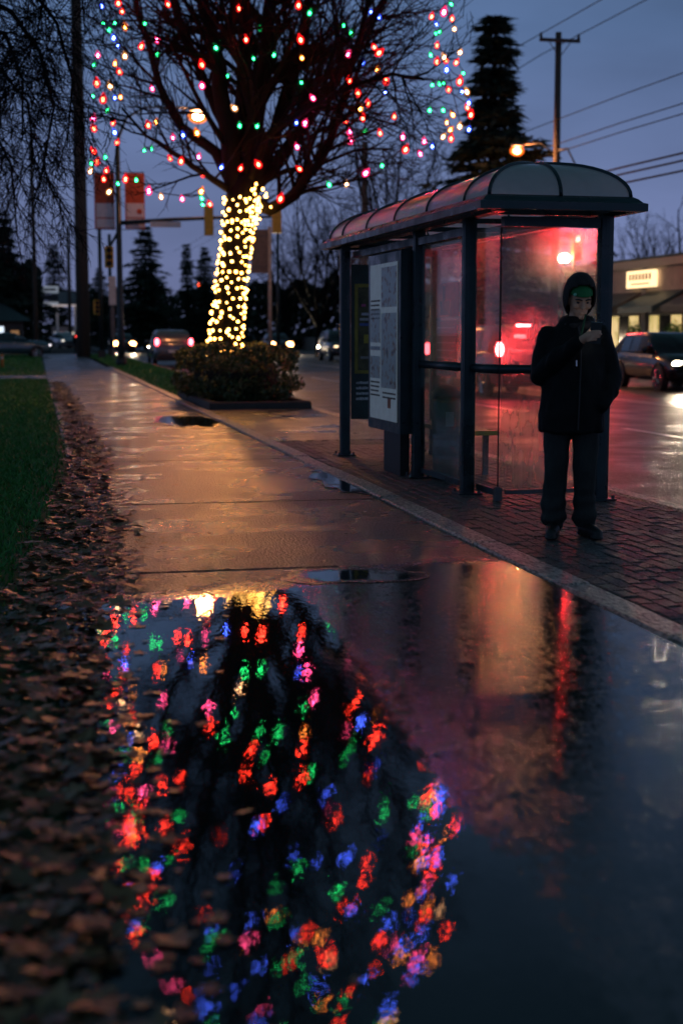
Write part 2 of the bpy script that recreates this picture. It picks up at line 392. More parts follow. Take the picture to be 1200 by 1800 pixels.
BC = {k: (shellmat(k, *SHC[k]), emit('core_' + k, *CORE[k])) for k in SHC}
M['trunkbulb'] = emit('bulb_trunk_warm', (1, .40, .065), 26)
M['trunkbulb2'] = emit('bulb_trunk_gold', (1, .50, .11), 16)
M['head'] = emit('headlamp_lit', (1, .40, .12), 30)
M['tail'] = emit('tail_lamp_lit', (1, .05, .07), 22, (.2, .01, .01))
M['brake'] = emit('brake_lamp_lit', (1, .05, .055), 150, (.2, .01, .01))
M['tail_off'] = pm('tail_lamp_unlit', (.15, .01, .01), .2)
M['amberlamp'] = emit('side_marker_lit', (1, .5, .08), 6)
M['sodium'] = emit('sodium_lamp', (1, .58, .25), 900)
M['sodium2'] = emit('sodium_lamp_deep', (1, .50, .16), 40)

# ================================================================== SETTING
def sheet(name, x0, x1, y0, y1, z, mat, parent=None, kind='structure'):
    mb = MB(); mb.add([(x0,y0,z),(x1,y0,z),(x1,y1,z),(x0,y1,z)], [(0,1,2,3)])
    o = mb.build(name, mat, parent)
    if parent is None: o['kind'] = kind
    return o
ROADZ = -.12
sheet('ground', -900, 900, -60, 1800, -.20, M['earth'])
sheet('road', 5.19, 20.2, -10, 420, ROADZ, M['road'])
sheet('side_street', -40, 5.19, 98, 108, ROADZ - .004, M['road'])
sheet('far_pavement', 20.4, 26.69, -10, 420, -.03, M['plaza'])
# far kerb as a real step
mbk = MB(); mbk.box(20.2, 20.4, -10, 420, -.2, -.02, .02); o = mbk.build('far_kerb', M['strip']); o['kind'] = 'structure'

# ---- sidewalk, slab by slab
sw = empty('sidewalk', (0, 0, 0)); sw['kind'] = 'structure'
SWL, SWR = .30, 2.84
jy = [-1.5, 1.6, 4.95, 8.43, 11.88, 15.93, 20.3, 25.5, 29.6, 33.8, 38.2, 42.4, 46.2]
jy += [46.2 + 4.2 * k for k in range(1, 13)]
sheetb = MB(); sheetb.box(SWL, SWR + .01, -1.5, 97.5, -.19, -.062); sheetb.build('joint_bed', M['joint'], sw)
for a, b in zip(jy[:-1], jy[1:]):
    if b > 97.5: break
    mb = MB(); mb.box(SWL, SWR, a + .018, b - .018, -.06, rng.uniform(-.004, .0), .018); mb.build('slab', M['slab'], sw)
# ---- light concrete edging strip between sidewalk and bricks
es = empty('edging_strip'); es['kind'] = 'structure'
y = -1.5
while y < 60:
    L_ = 1.52
    jx = rng.gauss(0, .006); L_ *= rng.uniform(.85, 1.15); mb = MB(); mb.box(2.857 + jx, 3.048 + jx, y + .007, y + L_ - .007, -.15, .010 + rng.gauss(0, .004), .014); mb.build('edging_stone', M['strip'], es)
    y += L_
# ---- plaza bed, pavers
pz = empty('paved_strip'); pz['kind'] = 'structure'
mb = MB(); mb.box(3.06, 5.0, -1.5, 18.6, -.19, -.024); mb.build('paver_bed', M['joint'], pz)
pav = MB(); pav.box(-.047, .047, -.0965, .0965, -.02, 0, .006); pme = pav.mesh('paver'); pme.materials.append(M['paver'])
cells = []
nx = 19
for i in range(nx):
    x = 3.115 + i * .1013
    yy = 4.6 + (.1 if i % 2 else 0)
    while yy < 18.5:
        cells.append((x, yy)); yy += .2
def nearkey(c): 
    px = (c[0] - .207 * c[1]) / c[1]          # inside the picture on the right?
    return c[1] + (100 if (c[0] / c[1] > .475) else 0)
cells.sort(key=nearkey)
restm = MB()
for k, (x, yy) in enumerate(cells):
    z = rng.uniform(-.006, .002); rx = rng.gauss(0, .022); ry = rng.gauss(0, .022)
    if k < 300:
        o = link('paver', pme, None, pz); o.location = (x, yy, z); o.rotation_euler = (rx, ry, rng.uniform(-.015, .015))
    else:
        restm.box(x-.047, x+.047, yy-.0965, yy+.0965, -.02, z, .006)
o = restm.build('paver_field', M['paver'], pz); o['kind'] = 'stuff'
mb = MB(); mb.box(3.06, 5.0, 18.62, 26.4, -.19, -.002); mb.build('concrete_apron', M['plaza'], pz)
# ---- kerb stones along the road
kb = empty('kerb'); kb['kind'] = 'structure'
y = -2.0
while y < 97:
    mb = MB(); mb.box(5.01, 5.185, y + .006, y + 1.794, -.19, .008 + rng.uniform(-.003, .003), .02); mb.build('kerb_stone', M['strip'], kb)
    y += 1.8
sheet('gutter', 5.19, 5.62, -10, 97, ROADZ + .006, M['plaza'])
# ---- lane paint
def mark(x0, x1, y0, y1, name='lane_marking'):
    return sheet(name, x0, x1, y0, y1, ROADZ + .005, M['paint'])
for y0 in range(-2, 140, 9): mark(9.2, 9.33, y0 + 1.0, y0 + 5.6)
for y0 in range(3, 140, 9): mark(16.35, 16.48, y0, y0 + 3)
mark(13.0, 13.1, -5, 150); mark(13.22, 13.32, -5, 150)
mark(5.7, 12.9, 95.2, 95.7, 'stop_line')

# ---- verge and lawns
def lawn_edge(y):
    pts = [(0, -.45), (5, -.30), (8, -.15), (12, .12), (17, .36), (25, .42), (46, .34)]
    for (a, xa), (b, xb) in zip(pts[:-1], pts[1:]):
        if a <= y <= b: return xa + (xb - xa) * (y - a) / (b - a)
    return pts[-1][1]
sheet('lawn', -60, .29, -1.5, 45.7, -.018, M['soil'])
sheet('far_lawn', -60, .29, 49.3, 97.2, -.018, M['soil'])
sheet('cross_path', -60, .29, 45.7, 49.3, -.006, M['slab'])
sheet('verge', 3.06, 5.0, 33.2, 97.0, -.015, M['soil'])
def blades(name, n, fx, seed):
    r = random.Random(seed); mb = MB()
    for _ in range(n):
        x, y, h = fx(r)
        a = r.uniform(0, 6.28); wv = .004 + .00035 * y; lx, ly = r.gauss(0, .5) * h, r.gauss(0, .5) * h
        dx, dy = math.cos(a) * wv, math.sin(a) * wv
        mb.add([(x-dx, y-dy, -.018), (x+dx, y+dy, -.018), (x + lx*.4 + dx*.6, y + ly*.4 + dy*.6, h*.6 - .018), (x + lx, y + ly, h - .018)], [(0,1,2),(0,2,3)])
    o = mb.build(name, M['grass']); return o
def fx1(r):
    y = 5.5 + 40 * r.random() ** 1.5; e = lawn_edge(y)
    return e - .02 - abs(r.gauss(0, .25)) - r.random() * (.25 + .07 * y) + (r.gauss(0, .06)), y, r.uniform(.03, .075)
tag(blades('grass', 42000, fx1, 3), 'short wet green lawn grass left of the sidewalk', 'grass', kind='stuff')
def fx2(r):
    y = 49.5 + 45 * r.random(); return .2 - r.random() * 6, y, r.uniform(.04, .1)
tag(blades('grass', 9000, fx2, 4), 'lawn grass beyond the crossing path at the far left', 'grass', kind='stuff')
def fx3(r):
    y = 33.3 + 62 * r.random(); return r.uniform(3.08, 4.98), y, r.uniform(.05, .11)
tag(blades('grass', 9000, fx3, 5), 'grass on the verge between sidewalk and kerb behind the hedge', 'grass', kind='stuff')

# ---- puddles: a level water surface wherever the slab dips below it
def puddle(name, x0, x1, y0, y1, st, f, z=.006):
    nx, ny = int((x1-x0)/st), int((y1-y0)/st)
    val = [[f(x0 + i*st, y0 + j*st) for i in range(nx+1)] for j in range(ny+1)]
    mb = MB(); cache = {}; film = []
    def vert(key, x, y):
        if key not in cache: cache[key] = len(mb.v); mb.v.append((x, y, z)); film.append(max(0, f(x, y)))
        return cache[key]
    for j in range(ny):
        for i in range(nx):
            c = [(i, j), (i+1, j), (i+1, j+1), (i, j+1)]
            vv = [val[b][a] for a, b in c]
            if max(vv) <= 0: continue
            poly = []
            for k in range(4):
                a, b = c[k], c[(k+1) % 4]; va, vb = vv[k], vv[(k+1) % 4]
                if va > 0: poly.append(vert(a, x0 + a[0]*st, y0 + a[1]*st))
                if (va > 0) != (vb > 0):
                    t = va / (va - vb); key = tuple(sorted((a, b)))
                    poly.append(vert(key, x0 + (a[0] + (b[0]-a[0])*t)*st, y0 + (a[1] + (b[1]-a[1])*t)*st))
            if len(poly) >= 3: mb.f.append(tuple(poly))
    o = mb.build(name, M['water']); o['kind'] = 'structure'
    at = o.data.attributes.new('film', 'FLOAT', 'POINT'); at.data.foreach_set('value', film); return o
def nz(x, y, s, o=0): return noise.noise(Vector((x*s + o, y*s, o*1.7)))
def f_main(x, y):
    # long basin along the middle of the sidewalk, reaching towards the viewer; a thin film spreads to its right
    cx = .84 + .05 * (y - 5); hw = 1.0
    k = (x - cx) / hw
    a = 1 - k * k if k < 0 else max(1 - 3.6 * k * k, .26)
    ym = 7.72 + .40 * max(0, min(1, (x - .75) / 1.0)) + (.3 if x > 1.75 else 0)
    b = min(1, (ym - y) / .7)
    n = .15 * nz(x, y, 1.6, 3) + .14 * nz(x, y, 4.5, 8) + .14 * nz(x, y, 13, 1) + .12 * nz(x, y, 34, 5)
    if k > .3: n *= max(.3, 1 - 2.5 * (k - .3))      # the thin film on the right lies even
    return max(min(a, b) * 1.15, -.3) + n + .02
puddle('puddle', .05, 2.835, 1.2, 8.42, .022, f_main)
def f_small(x, y):
    n = .5 * nz(x, y, 1.1, 13) + .3 * nz(x, y, 4, 8)
    return 2.2*(1 - ((x - 2.35) / .62) ** 2 - ((y - 23.1) / 1.7) ** 2 + n - .2)
puddle('puddle', 1.2, 2.83, 20, 26, .05, f_small)
def f_edge(x, y):
    n = .5 * nz(x, y, 2.1, 23) + .4 * nz(x, y, 7, 8)
    return 2*(1 - ((x - 2.86) / .30) ** 2 - ((y - 13.4) / 1.6) ** 2 + n - .25)
puddle('puddle', 2.3, 2.84, 11.6, 15.9, .03, f_edge)
def f_top(x, y):
    n = .4 * nz(x, y, 2.5, 33) + .4 * nz(x, y, 8, 8)
    return 1 - ((x - 1.75) / .5) ** 2 - ((y - 8.05) / .33) ** 2 + n - .3
puddle('puddle', 1.0, 2.5, 7.4, 8.42, .022, f_top, .009)

# ---- fallen leaves
def leaf_shape(r, s):
    """lobed maple-like leaf, curled"""
    n = 10; pts = []; k1, k2 = r.uniform(-.3, .3), r.uniform(.0, .28)
    for i in range(n):
        a = 2 * math.pi * i / n + r.uniform(-.1, .1); rr = s * (1.0 if i % 2 == 0 else .55) * r.uniform(.75, 1.1)
        x, y = rr * math.cos(a), rr * math.sin(a)
        pts.append((x, y, k2 * (x*x + y*y) / s * r.uniform(.4, 1.3) + k1 * x * y / s))
    return [(0, 0, 0)] + pts, [(0, i + 1, (i + 1) % n + 1) for i in range(n)]
def leaf_place(r):
    y = 1.9 + 40 * r.random() ** 2.6; e = lawn_edge(y)
    wd = .34 + .25 * math.exp(-((y - 8) / 6) ** 2)
    if y < 7: x = r.uniform(-.75, -.05 + .045 * y) + abs(r.gauss(0, .07))
    else: x = e + .02 + wd * (r.random() ** 1.3) + r.gauss(0, .07)
    return x, y
litter = MB(); r = random.Random(21)
for _ in range(6500):
    x, y = leaf_place(r); s = .022 + .062 * r.random() ** 1.8
    vv, ff = leaf_shape(r, s); Mx = Matrix.Rotation(r.uniform(0, 6.28), 3, 'Z') @ Matrix.Rotation(r.gauss(0, .16), 3, 'X') @ Matrix.Rotation(r.gauss(0, .16), 3, 'Y')
    zz = .006 + r.random() ** 2 * .024
    litter.add([tuple(Mx @ Vector(p) + Vector((x, y, zz))) for p in vv], ff)
for _ in range(1500):      # strays on the wet slabs
    y = r.uniform(2, 24); x = lawn_edge(y) + .25 + abs(r.gauss(0, .36)); s = r.uniform(.012, .045)
    if y < 7 and x > .45 and r.random() < .75: continue
    if x > 2.8: continue
    vv, ff = leaf_shape(r, s); Mx = Matrix.Rotation(r.uniform(0, 6.28), 3, 'Z') @ Matrix.Rotation(r.gauss(0, .1), 3, 'X')
    litter.add([tuple(Mx @ Vector((p[0], p[1], p[2]*.4)) + Vector((x, y, .012))) for p in vv], ff)
lit = litter.build('leaf_litter', M['leaf'])
tag(lit, 'drift of wet brown fallen leaves between lawn and sidewalk', 'leaves', kind='stuff')
proto = []
for k in range(14):
    vv, ff = leaf_shape(r, r.uniform(.05, .075)); me = MB().add(vv, ff).mesh('leaf', True); me.materials.append(M['leaf']); proto.append(me)
for k in range(260):
    y = 2.0 + 6.0 * r.random() ** 1.4; x = r.uniform(-.35, -.06 + .045 * y) + abs(r.gauss(0, .07))
    o = link('leaf', proto[k % 14], None, lit); o.location = (x, y, .03 + .02 * r.random())
    o.rotation_euler = (r.gauss(0, .18), r.gauss(0, .18), r.uniform(0, 6.28))
    k_ = r.uniform(.4, 1.1); o.scale = (k_, k_ * r.uniform(.7, 1), k_ * .7)

# ================================================================== BUS SHELTER
sh = tag(empty('bus_shelter', (3.66, 13.7, 0)), 'glass bus shelter with dark posts and pale domed roof beside the wet sidewalk', 'bus shelter')
S0 = Vector((3.66, 13.7, 0))
def sb(name, mat, x0, x1, y0, y1, z0, z1, parent=None, ch=0.0):
    mb = MB()
    if ch: mb.box(x0-S0.x, x1-S0.x, y0-S0.y, y1-S0.y, z0, z1, ch)
    else: mb.box(x0-S0.x, x1-S0.x, y0-S0.y, y1-S0.y, z0, z1)
    return mb.build(name, mat, parent or sh)
def spost(x, y, wv=.058):
    mb = MB(); n = 12; rings = []
    for z in (0.012, 2.40):
        ring = []
        for k in range(n):
            a = 2*math.pi*k/n + math.pi/12
            c, s = math.cos(a), math.sin(a); q = (abs(c)**6 + abs(s)**6) ** (-1/6)
            ring.append((x - S0.x + wv*c*q, y - S0.y + wv*s*q, z))
        rings.append(ring)
    mb.loft(rings); p = mb.build('post', M['frame'], sh)
    mb = MB(); mb.box(x-S0.x-.11, x-S0.x+.11, y-S0.y-.11, y-S0.y+.11, 0, .014, .004); mb.build('base_plate', M['frame'], p)
    for a, b in ((-1,-1),(1,-1),(1,1),(-1,1)):
        mb = MB(); mb.tube([(x-S0.x+a*.085, y-S0.y+b*.085, .012), (x-S0.x+a*.085, y-S0.y+b*.085, .045)], .013, 6); mb.build('bolt', M['steel'], p)
    return p
for x, y in ((3.70, 12.06), (3.69, 13.58), (3.58, 16.22), (4.67, 11.38), (4.67, 16.22)): spost(x, y)
# head beams
sb('head_beam', M['frame'], 3.645, 3.755, 11.2, 16.4, 2.401, 2.455)
sb('head_beam', M['frame'], 4.615, 4.725, 11.2, 16.4, 2.401, 2.455)
sb('end_beam', M['frame'], 3.76, 4.61, 11.34, 11.42, 2.29, 2.37)
sb('end_beam', M['frame'], 3.76, 4.61, 16.16, 16.26, 2.30, 2.40)
sb('side_beam', M['frame'], 3.655, 3.725, 12.125, 13.515, 2.26, 2.33)
sb('side_beam', M['frame'], 3.655, 3.725, 13.645, 16.155, 2.27, 2.34)
for yy in (11.6, 12.6, 13.7, 14.8, 15.8):
    sb('roof_joist', M['frame'], 3.756, 4.614, yy-.025, yy+.025, 2.405, 2.45)
# glass
def pane(name, a, b, z0, z1, mat, t=.008):
    a = Vector((a[0], a[1], 0)) - S0; b = Vector((b[0], b[1], 0)) - S0
    d = (b - a).normalized(); nn = Vector((-d.y, d.x, 0)) * t / 2
    mb = MB(); q = [a - nn, b - nn, b + nn, a + nn]
    mb.add([(p.x, p.y, z0) for p in q] + [(p.x, p.y, z1) for p in q], [(3,2,1,0),(4,5,6,7),(0,1,5,4),(1,2,6,5),(2,3,7,6),(3,0,4,7)])
    return mb.build(name, mat, sh)
GX, GY = 3.79, 11.5                  # frameless glass corner
pane('glass_pane', (3.72, 12.13), (3.72, 13.51), .10, 1.075, M['glass']); pane('glass_pane', (3.72, 12.13), (3.72, 13.51), 1.155, 2.26, M['glass'])
pane('glass_pane', (3.745, 12.0), (GX, GY + .006), .10, 1.075, M['glass']); pane('glass_pane', (3.745, 12.0), (GX, GY + .006), 1.155, 2.30, M['glass'])
pane('glass_pane', (GX + .012, GY), (4.62, 11.43), .10, 1.075, M['glass_end']); pane('glass_pane', (GX + .012, GY), (4.62, 11.43), 1.155, 2.285, M['glass_end'])
pane('glass_pane', (3.645, 16.22), (4.60, 16.22), .12, 2.29, M['glass'])
def srail(a, b, z, r_=.038):
    mb = MB(); a = Vector((a[0], a[1], z)) - S0; b = Vector((b[0], b[1], z)) - S0; mb.tube([a, b], r_, 12); return mb.build('rail', M['frame'], sh, True)
srail((3.71, 12.1), (3.71, 13.54), 1.115); srail((3.73, 12.02), (GX, GY), 1.115); srail((GX, GY), (4.64, 11.42), 1.115)
for yy0, yy1, xx in ((12.13, 13.51, 3.72), ): sb('bottom_rail', M['frame'], xx-.02, xx+.02, yy0, yy1, .05, .098)
sb('bottom_rail', M['frame'], 3.765, 3.80, GY+.05, 12.0, .045, .098)
sb('bottom_rail', M['steel'], 3.84, 4.6, 11.43, 11.465, .06, .096)
mb = MB(); mb.box(GX-.03-S0.x, GX+.03-S0.x, GY-.03-S0.y, GY+.03-S0.y, 0, .12, .01); mb.build('glass_foot', M['steel'], sh)
mb = MB(); mb.tube([(GX-S0.x, GY-S0.y, .1), (GX-S0.x, GY-S0.y, 2.29)], .007, 6); mb.build('corner_seal', M['black'], sh)
# illuminated-less poster case on its stand
ad = sb('poster_case', M['frame'], 3.53, 3.66, 13.66, 14.92, .42, 2.22, None, .0)
sb('case_stand', M['black'], 3.55, 3.645, 13.72, 14.35, 0.0, .418)
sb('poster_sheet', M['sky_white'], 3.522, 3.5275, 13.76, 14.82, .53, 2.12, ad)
def printmat(seed, cols):
    m, nt, b = newmat('print_photo%d' % seed); b.inputs['Roughness'].default_value = .35
    t = tex(nt, 'ShaderNodeTexNoise', 3.5, 'Object', 5); t.inputs['Distortion'].default_value = 1.2 + seed*.4
    v = tex(nt, 'ShaderNodeTexVoronoi', 9.0 + seed, 'Object')
    a = nt.nodes.new('ShaderNodeMath'); a.operation = 'MULTIPLY_ADD'; a.inputs[1].default_value = .55; nt.links.new(v.outputs['Distance'], a.inputs[0]); nt.links.new(t.outputs[0], a.inputs[2])
    r = nt.nodes.new('ShaderNodeValToRGB'); r.color_ramp.elements[0].position = .42; r.color_ramp.elements[1].position = 1.0
    r.color_ramp.elements[0].color = cols[0] + (1,); r.color_ramp.elements[1].color = cols[-1] + (1,)
    for i, c in enumerate(cols[1:-1]):
        e = r.color_ramp.elements.new(.42 + .5*(i+1)/(len(cols)-1)); e.color = c + (1,)
    nt.links.new(a.outputs[0], r.inputs[0]); nt.links.new(r.outputs[0], b.inputs['Base Color']); return m
PC = [(.008, .02, .02), (.015, .12, .08), (.22, .22, .04), (.03, .09, .20), (.45, .22, .10), (.6, .62, .58)]
def poster(nm, c, y0, y1, z0, z1, x=3.5195, var=.5, sc_=5):
    mt = printmat(len(bpy.data.materials) % 7, PC) if nm == 'photo_print' else pm('print_' + nm + str(len(bpy.data.materials)), c, .35, var=var, vs_=sc_)
    return sb(nm, mt, x, x + .0016, y0, y1, z0, z1, ad)
poster('photo_print', (.05, .075, .07), 13.78, 14.36, .86, 1.62, var=.9)
poster('photo_print', (.10, .11, .11), 13.78, 14.36, 1.68, 2.08, var=.9)
poster('photo_print', (.07, .06, .045), 14.40, 14.80, .95, 1.18, var=.9)
poster('photo_print', (.02, .03, .032), 14.40, 14.80, 1.32, 1.66, var=.8)
poster('logo', (.42, .10, .03), 13.98, 14.10, .66, .76, var=.1)
rq = random.Random(6)
for (ya, yb, zt, nl_) in ((14.42, 14.78, .90, 4), (14.42, 14.78, 1.74, 5), (13.80, 14.3, .80, 2)):
    for q in range(nl_):
        yy = yb
        while yy > ya + .03:
            wv = rq.uniform(.02, .06); sb('text_word', M['black'], 3.5195, 3.5211, max(ya, yy - wv), yy, zt - q*.045, zt - q*.045 + .018, ad); yy -= wv + .014
poster('title_bar', (.35, .38, .40), 14.40, 14.80, 1.24, 1.28, var=.2)
poster('photo_print', (.16, .15, .12), 13.80, 14.1, .90, 1.16, 3.5175, .8, 14)
# far end panel: yellow bordered notice and four lines of white lettering, as seen from the sidewalk
yp = empty('notice_panel', (0, 0, 0)); yp.parent = sh
def fe(nm, mat, x0, x1, z0, z1, y=16.19, parent=yp): return sb(nm, mat, x0, x1, y, y + .004, z0, z1, parent)
M['ybord'] = pm('notice_yellow', (.30, .25, .035), .5, var=.3)
M['dkgreen'] = pm('panel_dark_green', (.012, .040, .034), .4, var=.3)
fe('backing', M['dkgreen'], 3.65, 4.20, .42, 2.2, 16.198)
for (a, b, c, d) in ((3.69, 3.73, .95, 1.98), (4.03, 4.07, .95, 1.98), (3.73, 4.03, 1.94, 1.98), (3.73, 4.03, .95, .99)): fe('border', M['ybord'], a, b, c, d)
fe('notice_sheet', pm('notice_olive', (.10, .095, .04), .5, var=.6, vs_=9), 3.735, 4.025, .995, 1.935)
for k, (c, zz, a, b) in enumerate((((.55,.55,.6), 1.62, 3.77, 3.92), ((.10,.16,.45), 1.50, 3.75, 3.86), ((.55,.10,.25), 1.72, 3.77, 3.82), ((.5,.5,.5), 1.56, 3.75, 3.85), ((.5,.42,.05), 1.30, 3.80, 3.90), ((.3,.3,.28), 1.12, 3.76, 3.96))):
    fe('print_block', pm('nblock%d' % k, c, .5), a, b, zz, zz + (.03 if k != 4 else .10), 16.187)
M['lettering'] = pm('white_lettering', (.7, .72, .7), .5)
rl = random.Random(4)
for k in range(4):
    x = 3.71; end = 3.98 if k != 1 else 3.86
    while x < end - .012:
        wv = rl.uniform(.008, .018)
        fe('letter', M['lettering'], x, min(x + wv, end), .83 - .062*k, .83 - .062*k + rl.uniform(.022, .032)); x += wv + .006
# timetable and red bill on a short road-side pane
pane('glass_pane', (4.67, 15.05), (4.67, 16.15), .12, 2.29, M['glass'])
tt = sb('timetable', M['dkgreen'], 4.648, 4.662, 15.35, 16.12, .93, 1.56)
M['pale'] = pm('pale_print', (.30, .38, .38), .5, var=.3)
for k in range(5): sb('print_line', M['pale'], 4.644, 4.647, 15.42, 16.05, 1.47 - .085*k, 1.485 - .085*k, tt)
sb('print_map', pm('map_print', (.10, .2, .18), .5, var=.6), 4.644, 4.647, 15.42, 16.05, .95, 1.06, tt)
M['redad'] = pm('red_bill', (.55, .07, .05), .5, var=.4)
rb = sb('bill', M['redad'], 4.648, 4.662, 15.30, 16.12, 1.60, 1.98); sb('print_figure', M['black'], 4.644, 4.647, 15.6, 15.95, 1.62, 1.78, rb); sb('print_bar', M['black'], 4.640, 4.643, 15.75, 15.85, 1.72, 1.95, rb)
# roof: gutter frame with sloping skirt, hipped barrel of curved panels with ribs
RCX, RCY, RA, RB_, RZ, RH = 4.08 - S0.x, 13.72 - S0.y, .60, 2.80, 2.50, .31
prof = [(-.02, -.05), (-.02, .0), (.012, .004), (.045, -.015), (.075, -.045), (.105, -.055), (.105, -.115), (.03, -.115)]
mb = MB(); rings = []
for sx, sy in ((-1,-1),(1,-1),(1,1),(-1,1)):
    rings.append([(RCX + sx*(RA + o_), RCY + sy*(RB_ + o_), RZ + z_) for o_, z_ in prof])
mb.loft(rings + [rings[0]], cap=False); gut = mb.build('gutter_frame', M['frame'], sh); fixn(gut)
def rz_(q): q = max(0, min(1, q)); return RZ + RH * math.sqrt(max(0, 1 - (1 - q) ** 2))
NQ = 12
def qs(k): return 1 - math.cos(math.pi/2 * k / NQ)
def panel_side(sx, y0, y1):
    rows = []
    for k in range(NQ + 1):
        q = qs(k); lo = max(y0, -RB_ + q*RA); hi = min(y1, RB_ - q*RA)
        if hi < lo: hi = lo
        rows.append([(RCX + sx*(RA - q*RA), RCY + lo + (hi-lo)*i/4, rz_(q)) for i in range(5)])
    mb = MB(); mb.loft(rows, cap=False, closed=False); return mb.build('roof_panel', M['dome'], sh, True)
def panel_end(sy, s0, s1):
    rows = []
    for k in range(NQ + 1):
        q = qs(k); hw = RA - q*RA
        rows.append([(RCX + hw*(s0 + (s1-s0)*i/4), RCY + sy*(RB_ - q*RA), rz_(q)) for i in range(5)])
    mb = MB(); mb.loft(rows, cap=False, closed=False); return mb.build('roof_panel', M['dome'], sh, True)
ry_ = [-RB_, -RB_ + .62, -1.1, 0.0, 1.1, RB_ - .62, RB_]
for sx in (-1, 1):
    for a, b in zip(ry_[:-1], ry_[1:]): panel_side(sx, a, b)
for sy in (-1, 1):
    panel_end(sy, -1, 0); panel_end(sy, 0, 1)
def rib(pts): 
    mb = MB(); mb.tube(pts, .016, 6); return mb.build('roof_rib', M['frame'], sh, True)
for y in ry_[1:-1]:
    rib([(RCX - RA + qs(k)*RA, RCY + y, rz_(qs(k)) + .004) for k in range(NQ+1)] + [(RCX + RA - qs(k)*RA, RCY + y, rz_(qs(k)) + .004) for k in reversed(range(NQ))])
for sy in (-1, 1):
    rib([(RCX, RCY + sy*(RB_ - qs(k)*RA), rz_(qs(k)) + .004) for k in range(NQ+1)])
    for sx in (-1, 1): rib([(RCX + sx*(RA - qs(k)*RA), RCY + sy*(RB_ - qs(k)*RA), rz_(qs(k)) + .004) for k in range(NQ+1)])
rib([(RCX, RCY - RB_ + RA, RZ + RH + .004), (RCX, RCY + RB_ - RA, RZ + RH + .004)])

sh.rotation_euler.z = R(1.3); sh.location.x -= .04
# bench and bin inside
bn = tag(empty('bench', (4.25, 14.4, 0)), 'narrow dark bench with yellow front edge inside the bus shelter', 'bench')
mb = MB(); mb.box(-.19, .19, -.95, .95, .42, .455, .01); mb.build('seat', M['frame'], bn)
mb = MB(); mb.box(-.19, .19, -.975, -.952, .415, .458); mb.build('edge_trim', pm('bench_yellow', (.55, .40, .03), .4), bn)
mb = MB(); mb.box(-.225, -.192, -.95, .95, .415, .458); mb.build('edge_trim', pm('bench_yellow2', (.55, .40, .03), .4), bn)
for yy in (-.7, .7):
    for xx in (-.14, .14):
        mb = MB(); mb.box(xx-.025, xx+.025, yy-.025, yy+.025, 0, .419); mb.build('leg', M['frame'], bn)
bi = tag(empty('litter_bin', (3.885, 13.40, 0)), 'dark litter bin with a small pale sticker inside the shelter', 'litter bin')
mb = MB(); n = 16
mb.loft([[(r_*math.cos(6.2832*k/n), r_*math.sin(6.2832*k/n), z) for k in range(n)] for z, r_ in ((0, .11), (.05, .125), (.74, .14), (.78, .13))]); mb.build('body', M['dkgreen'], bi, True)
mb = MB(); mb.loft([[(r_*math.cos(6.2832*k/n), r_*math.sin(6.2832*k/n), z) for k in range(n)] for z, r_ in ((.785, .145), (.83, .145), (.90, .10), (.92, .04))]); mb.build('lid', M['black'], bi, True)
mb = MB(); mb.box(-.04, .04, -.150, -.1405, .52, .66); mb.build('sticker', M['pale'], bi)

# ================================================================== PERSON
per = empty('person', (3.62, 9.34, 0), R(-21))
tag(per, 'person standing before the shelter in black hooded jacket and dark jeans looking at a phone', 'person')
M['skin'] = pm('skin', (.66, .36, .22), .5, var=.12, vs_=14)
M['jacket'] = pm('black_jacket_nylon', (.006, .0075, .008), .65, var=.4, vs_=5, bump=.25, bs=18, spec=.15)
M['hood'] = pm('dark_hoodie_cotton', (.022, .018, .016), .85, var=.3, vs_=30, bump=.2, bs=150)
M['jeans'] = pm('dark_wet_jeans', (.014, .020, .018), .8, var=.45, vs_=6, bump=.25, bs=90)
M['shoe'] = pm('black_shoe_leather', (.010, .010, .010), .5, bump=.1)
M['cap'] = pm('green_cap_cloth', (.012, .20, .05), .7, var=.2, bump=.15, bs=200)
HC = Vector((.035, -.035, 1.645)); HR = Matrix.Rotation(R(15), 3, 'Z') @ Matrix.Rotation(R(20), 3, 'X')
def hp(x, y, z): return HC + HR @ Vector((x, y, z))
b = MB()
b.ell(HC, (.074, .092, .112), 24, 16, HR)
b.ell(hp(0, -.035, -.062), (.052, .055, .058), 16, 10, HR)                  # jaw
b.ell(hp(0, -.078, -.098), (.024, .020, .020), 12, 8, HR)                   # chin
b.ell(hp(0, -.080, .030), (.058, .020, .012), 14, 8, HR)                    # brow
for s in (-1, 1):
    b.ell(hp(s*.042, -.066, -.022), (.024, .024, .022), 12, 8, HR)          # cheek
    b.ell(hp(s*.074, .008, -.008), (.010, .020, .032), 10, 8, HR)           # ear
b.limb([hp(0, -.086, .022), hp(0, -.100, -.004), hp(0, -.112, -.024)], [.010, .0115, .014], 10)     # nose
for s in (-1, 1): b.ell(hp(s*.012, -.102, -.027), (.009, .010, .008), 8, 6, HR)
b.ell(hp(0, -.093, -.058), (.024, .010, .0065), 10, 6, HR); b.ell(hp(0, -.092, -.070), (.021, .010, .0075), 10, 6, HR)   # lips
b.limb([hp(0, .012, -.07), Vector((.012, .0, 1.50)), Vector((0, .01, 1.42))], [.056, .058, .07], 14)
for z0, z1, a, c in ((.95, 1.42, .15, .10),):
    b.loft([[(rx*math.cos(6.2832*k/18), ry*math.sin(6.2832*k/18), z) for k in range(18)] for z, rx, ry in ((.84, .10, .07), (.88, .155, .10), (1.0, .15, .10), (1.15, .155, .105), (1.3, .17, .11), (1.42, .15, .085), (1.47, .07, .06))])
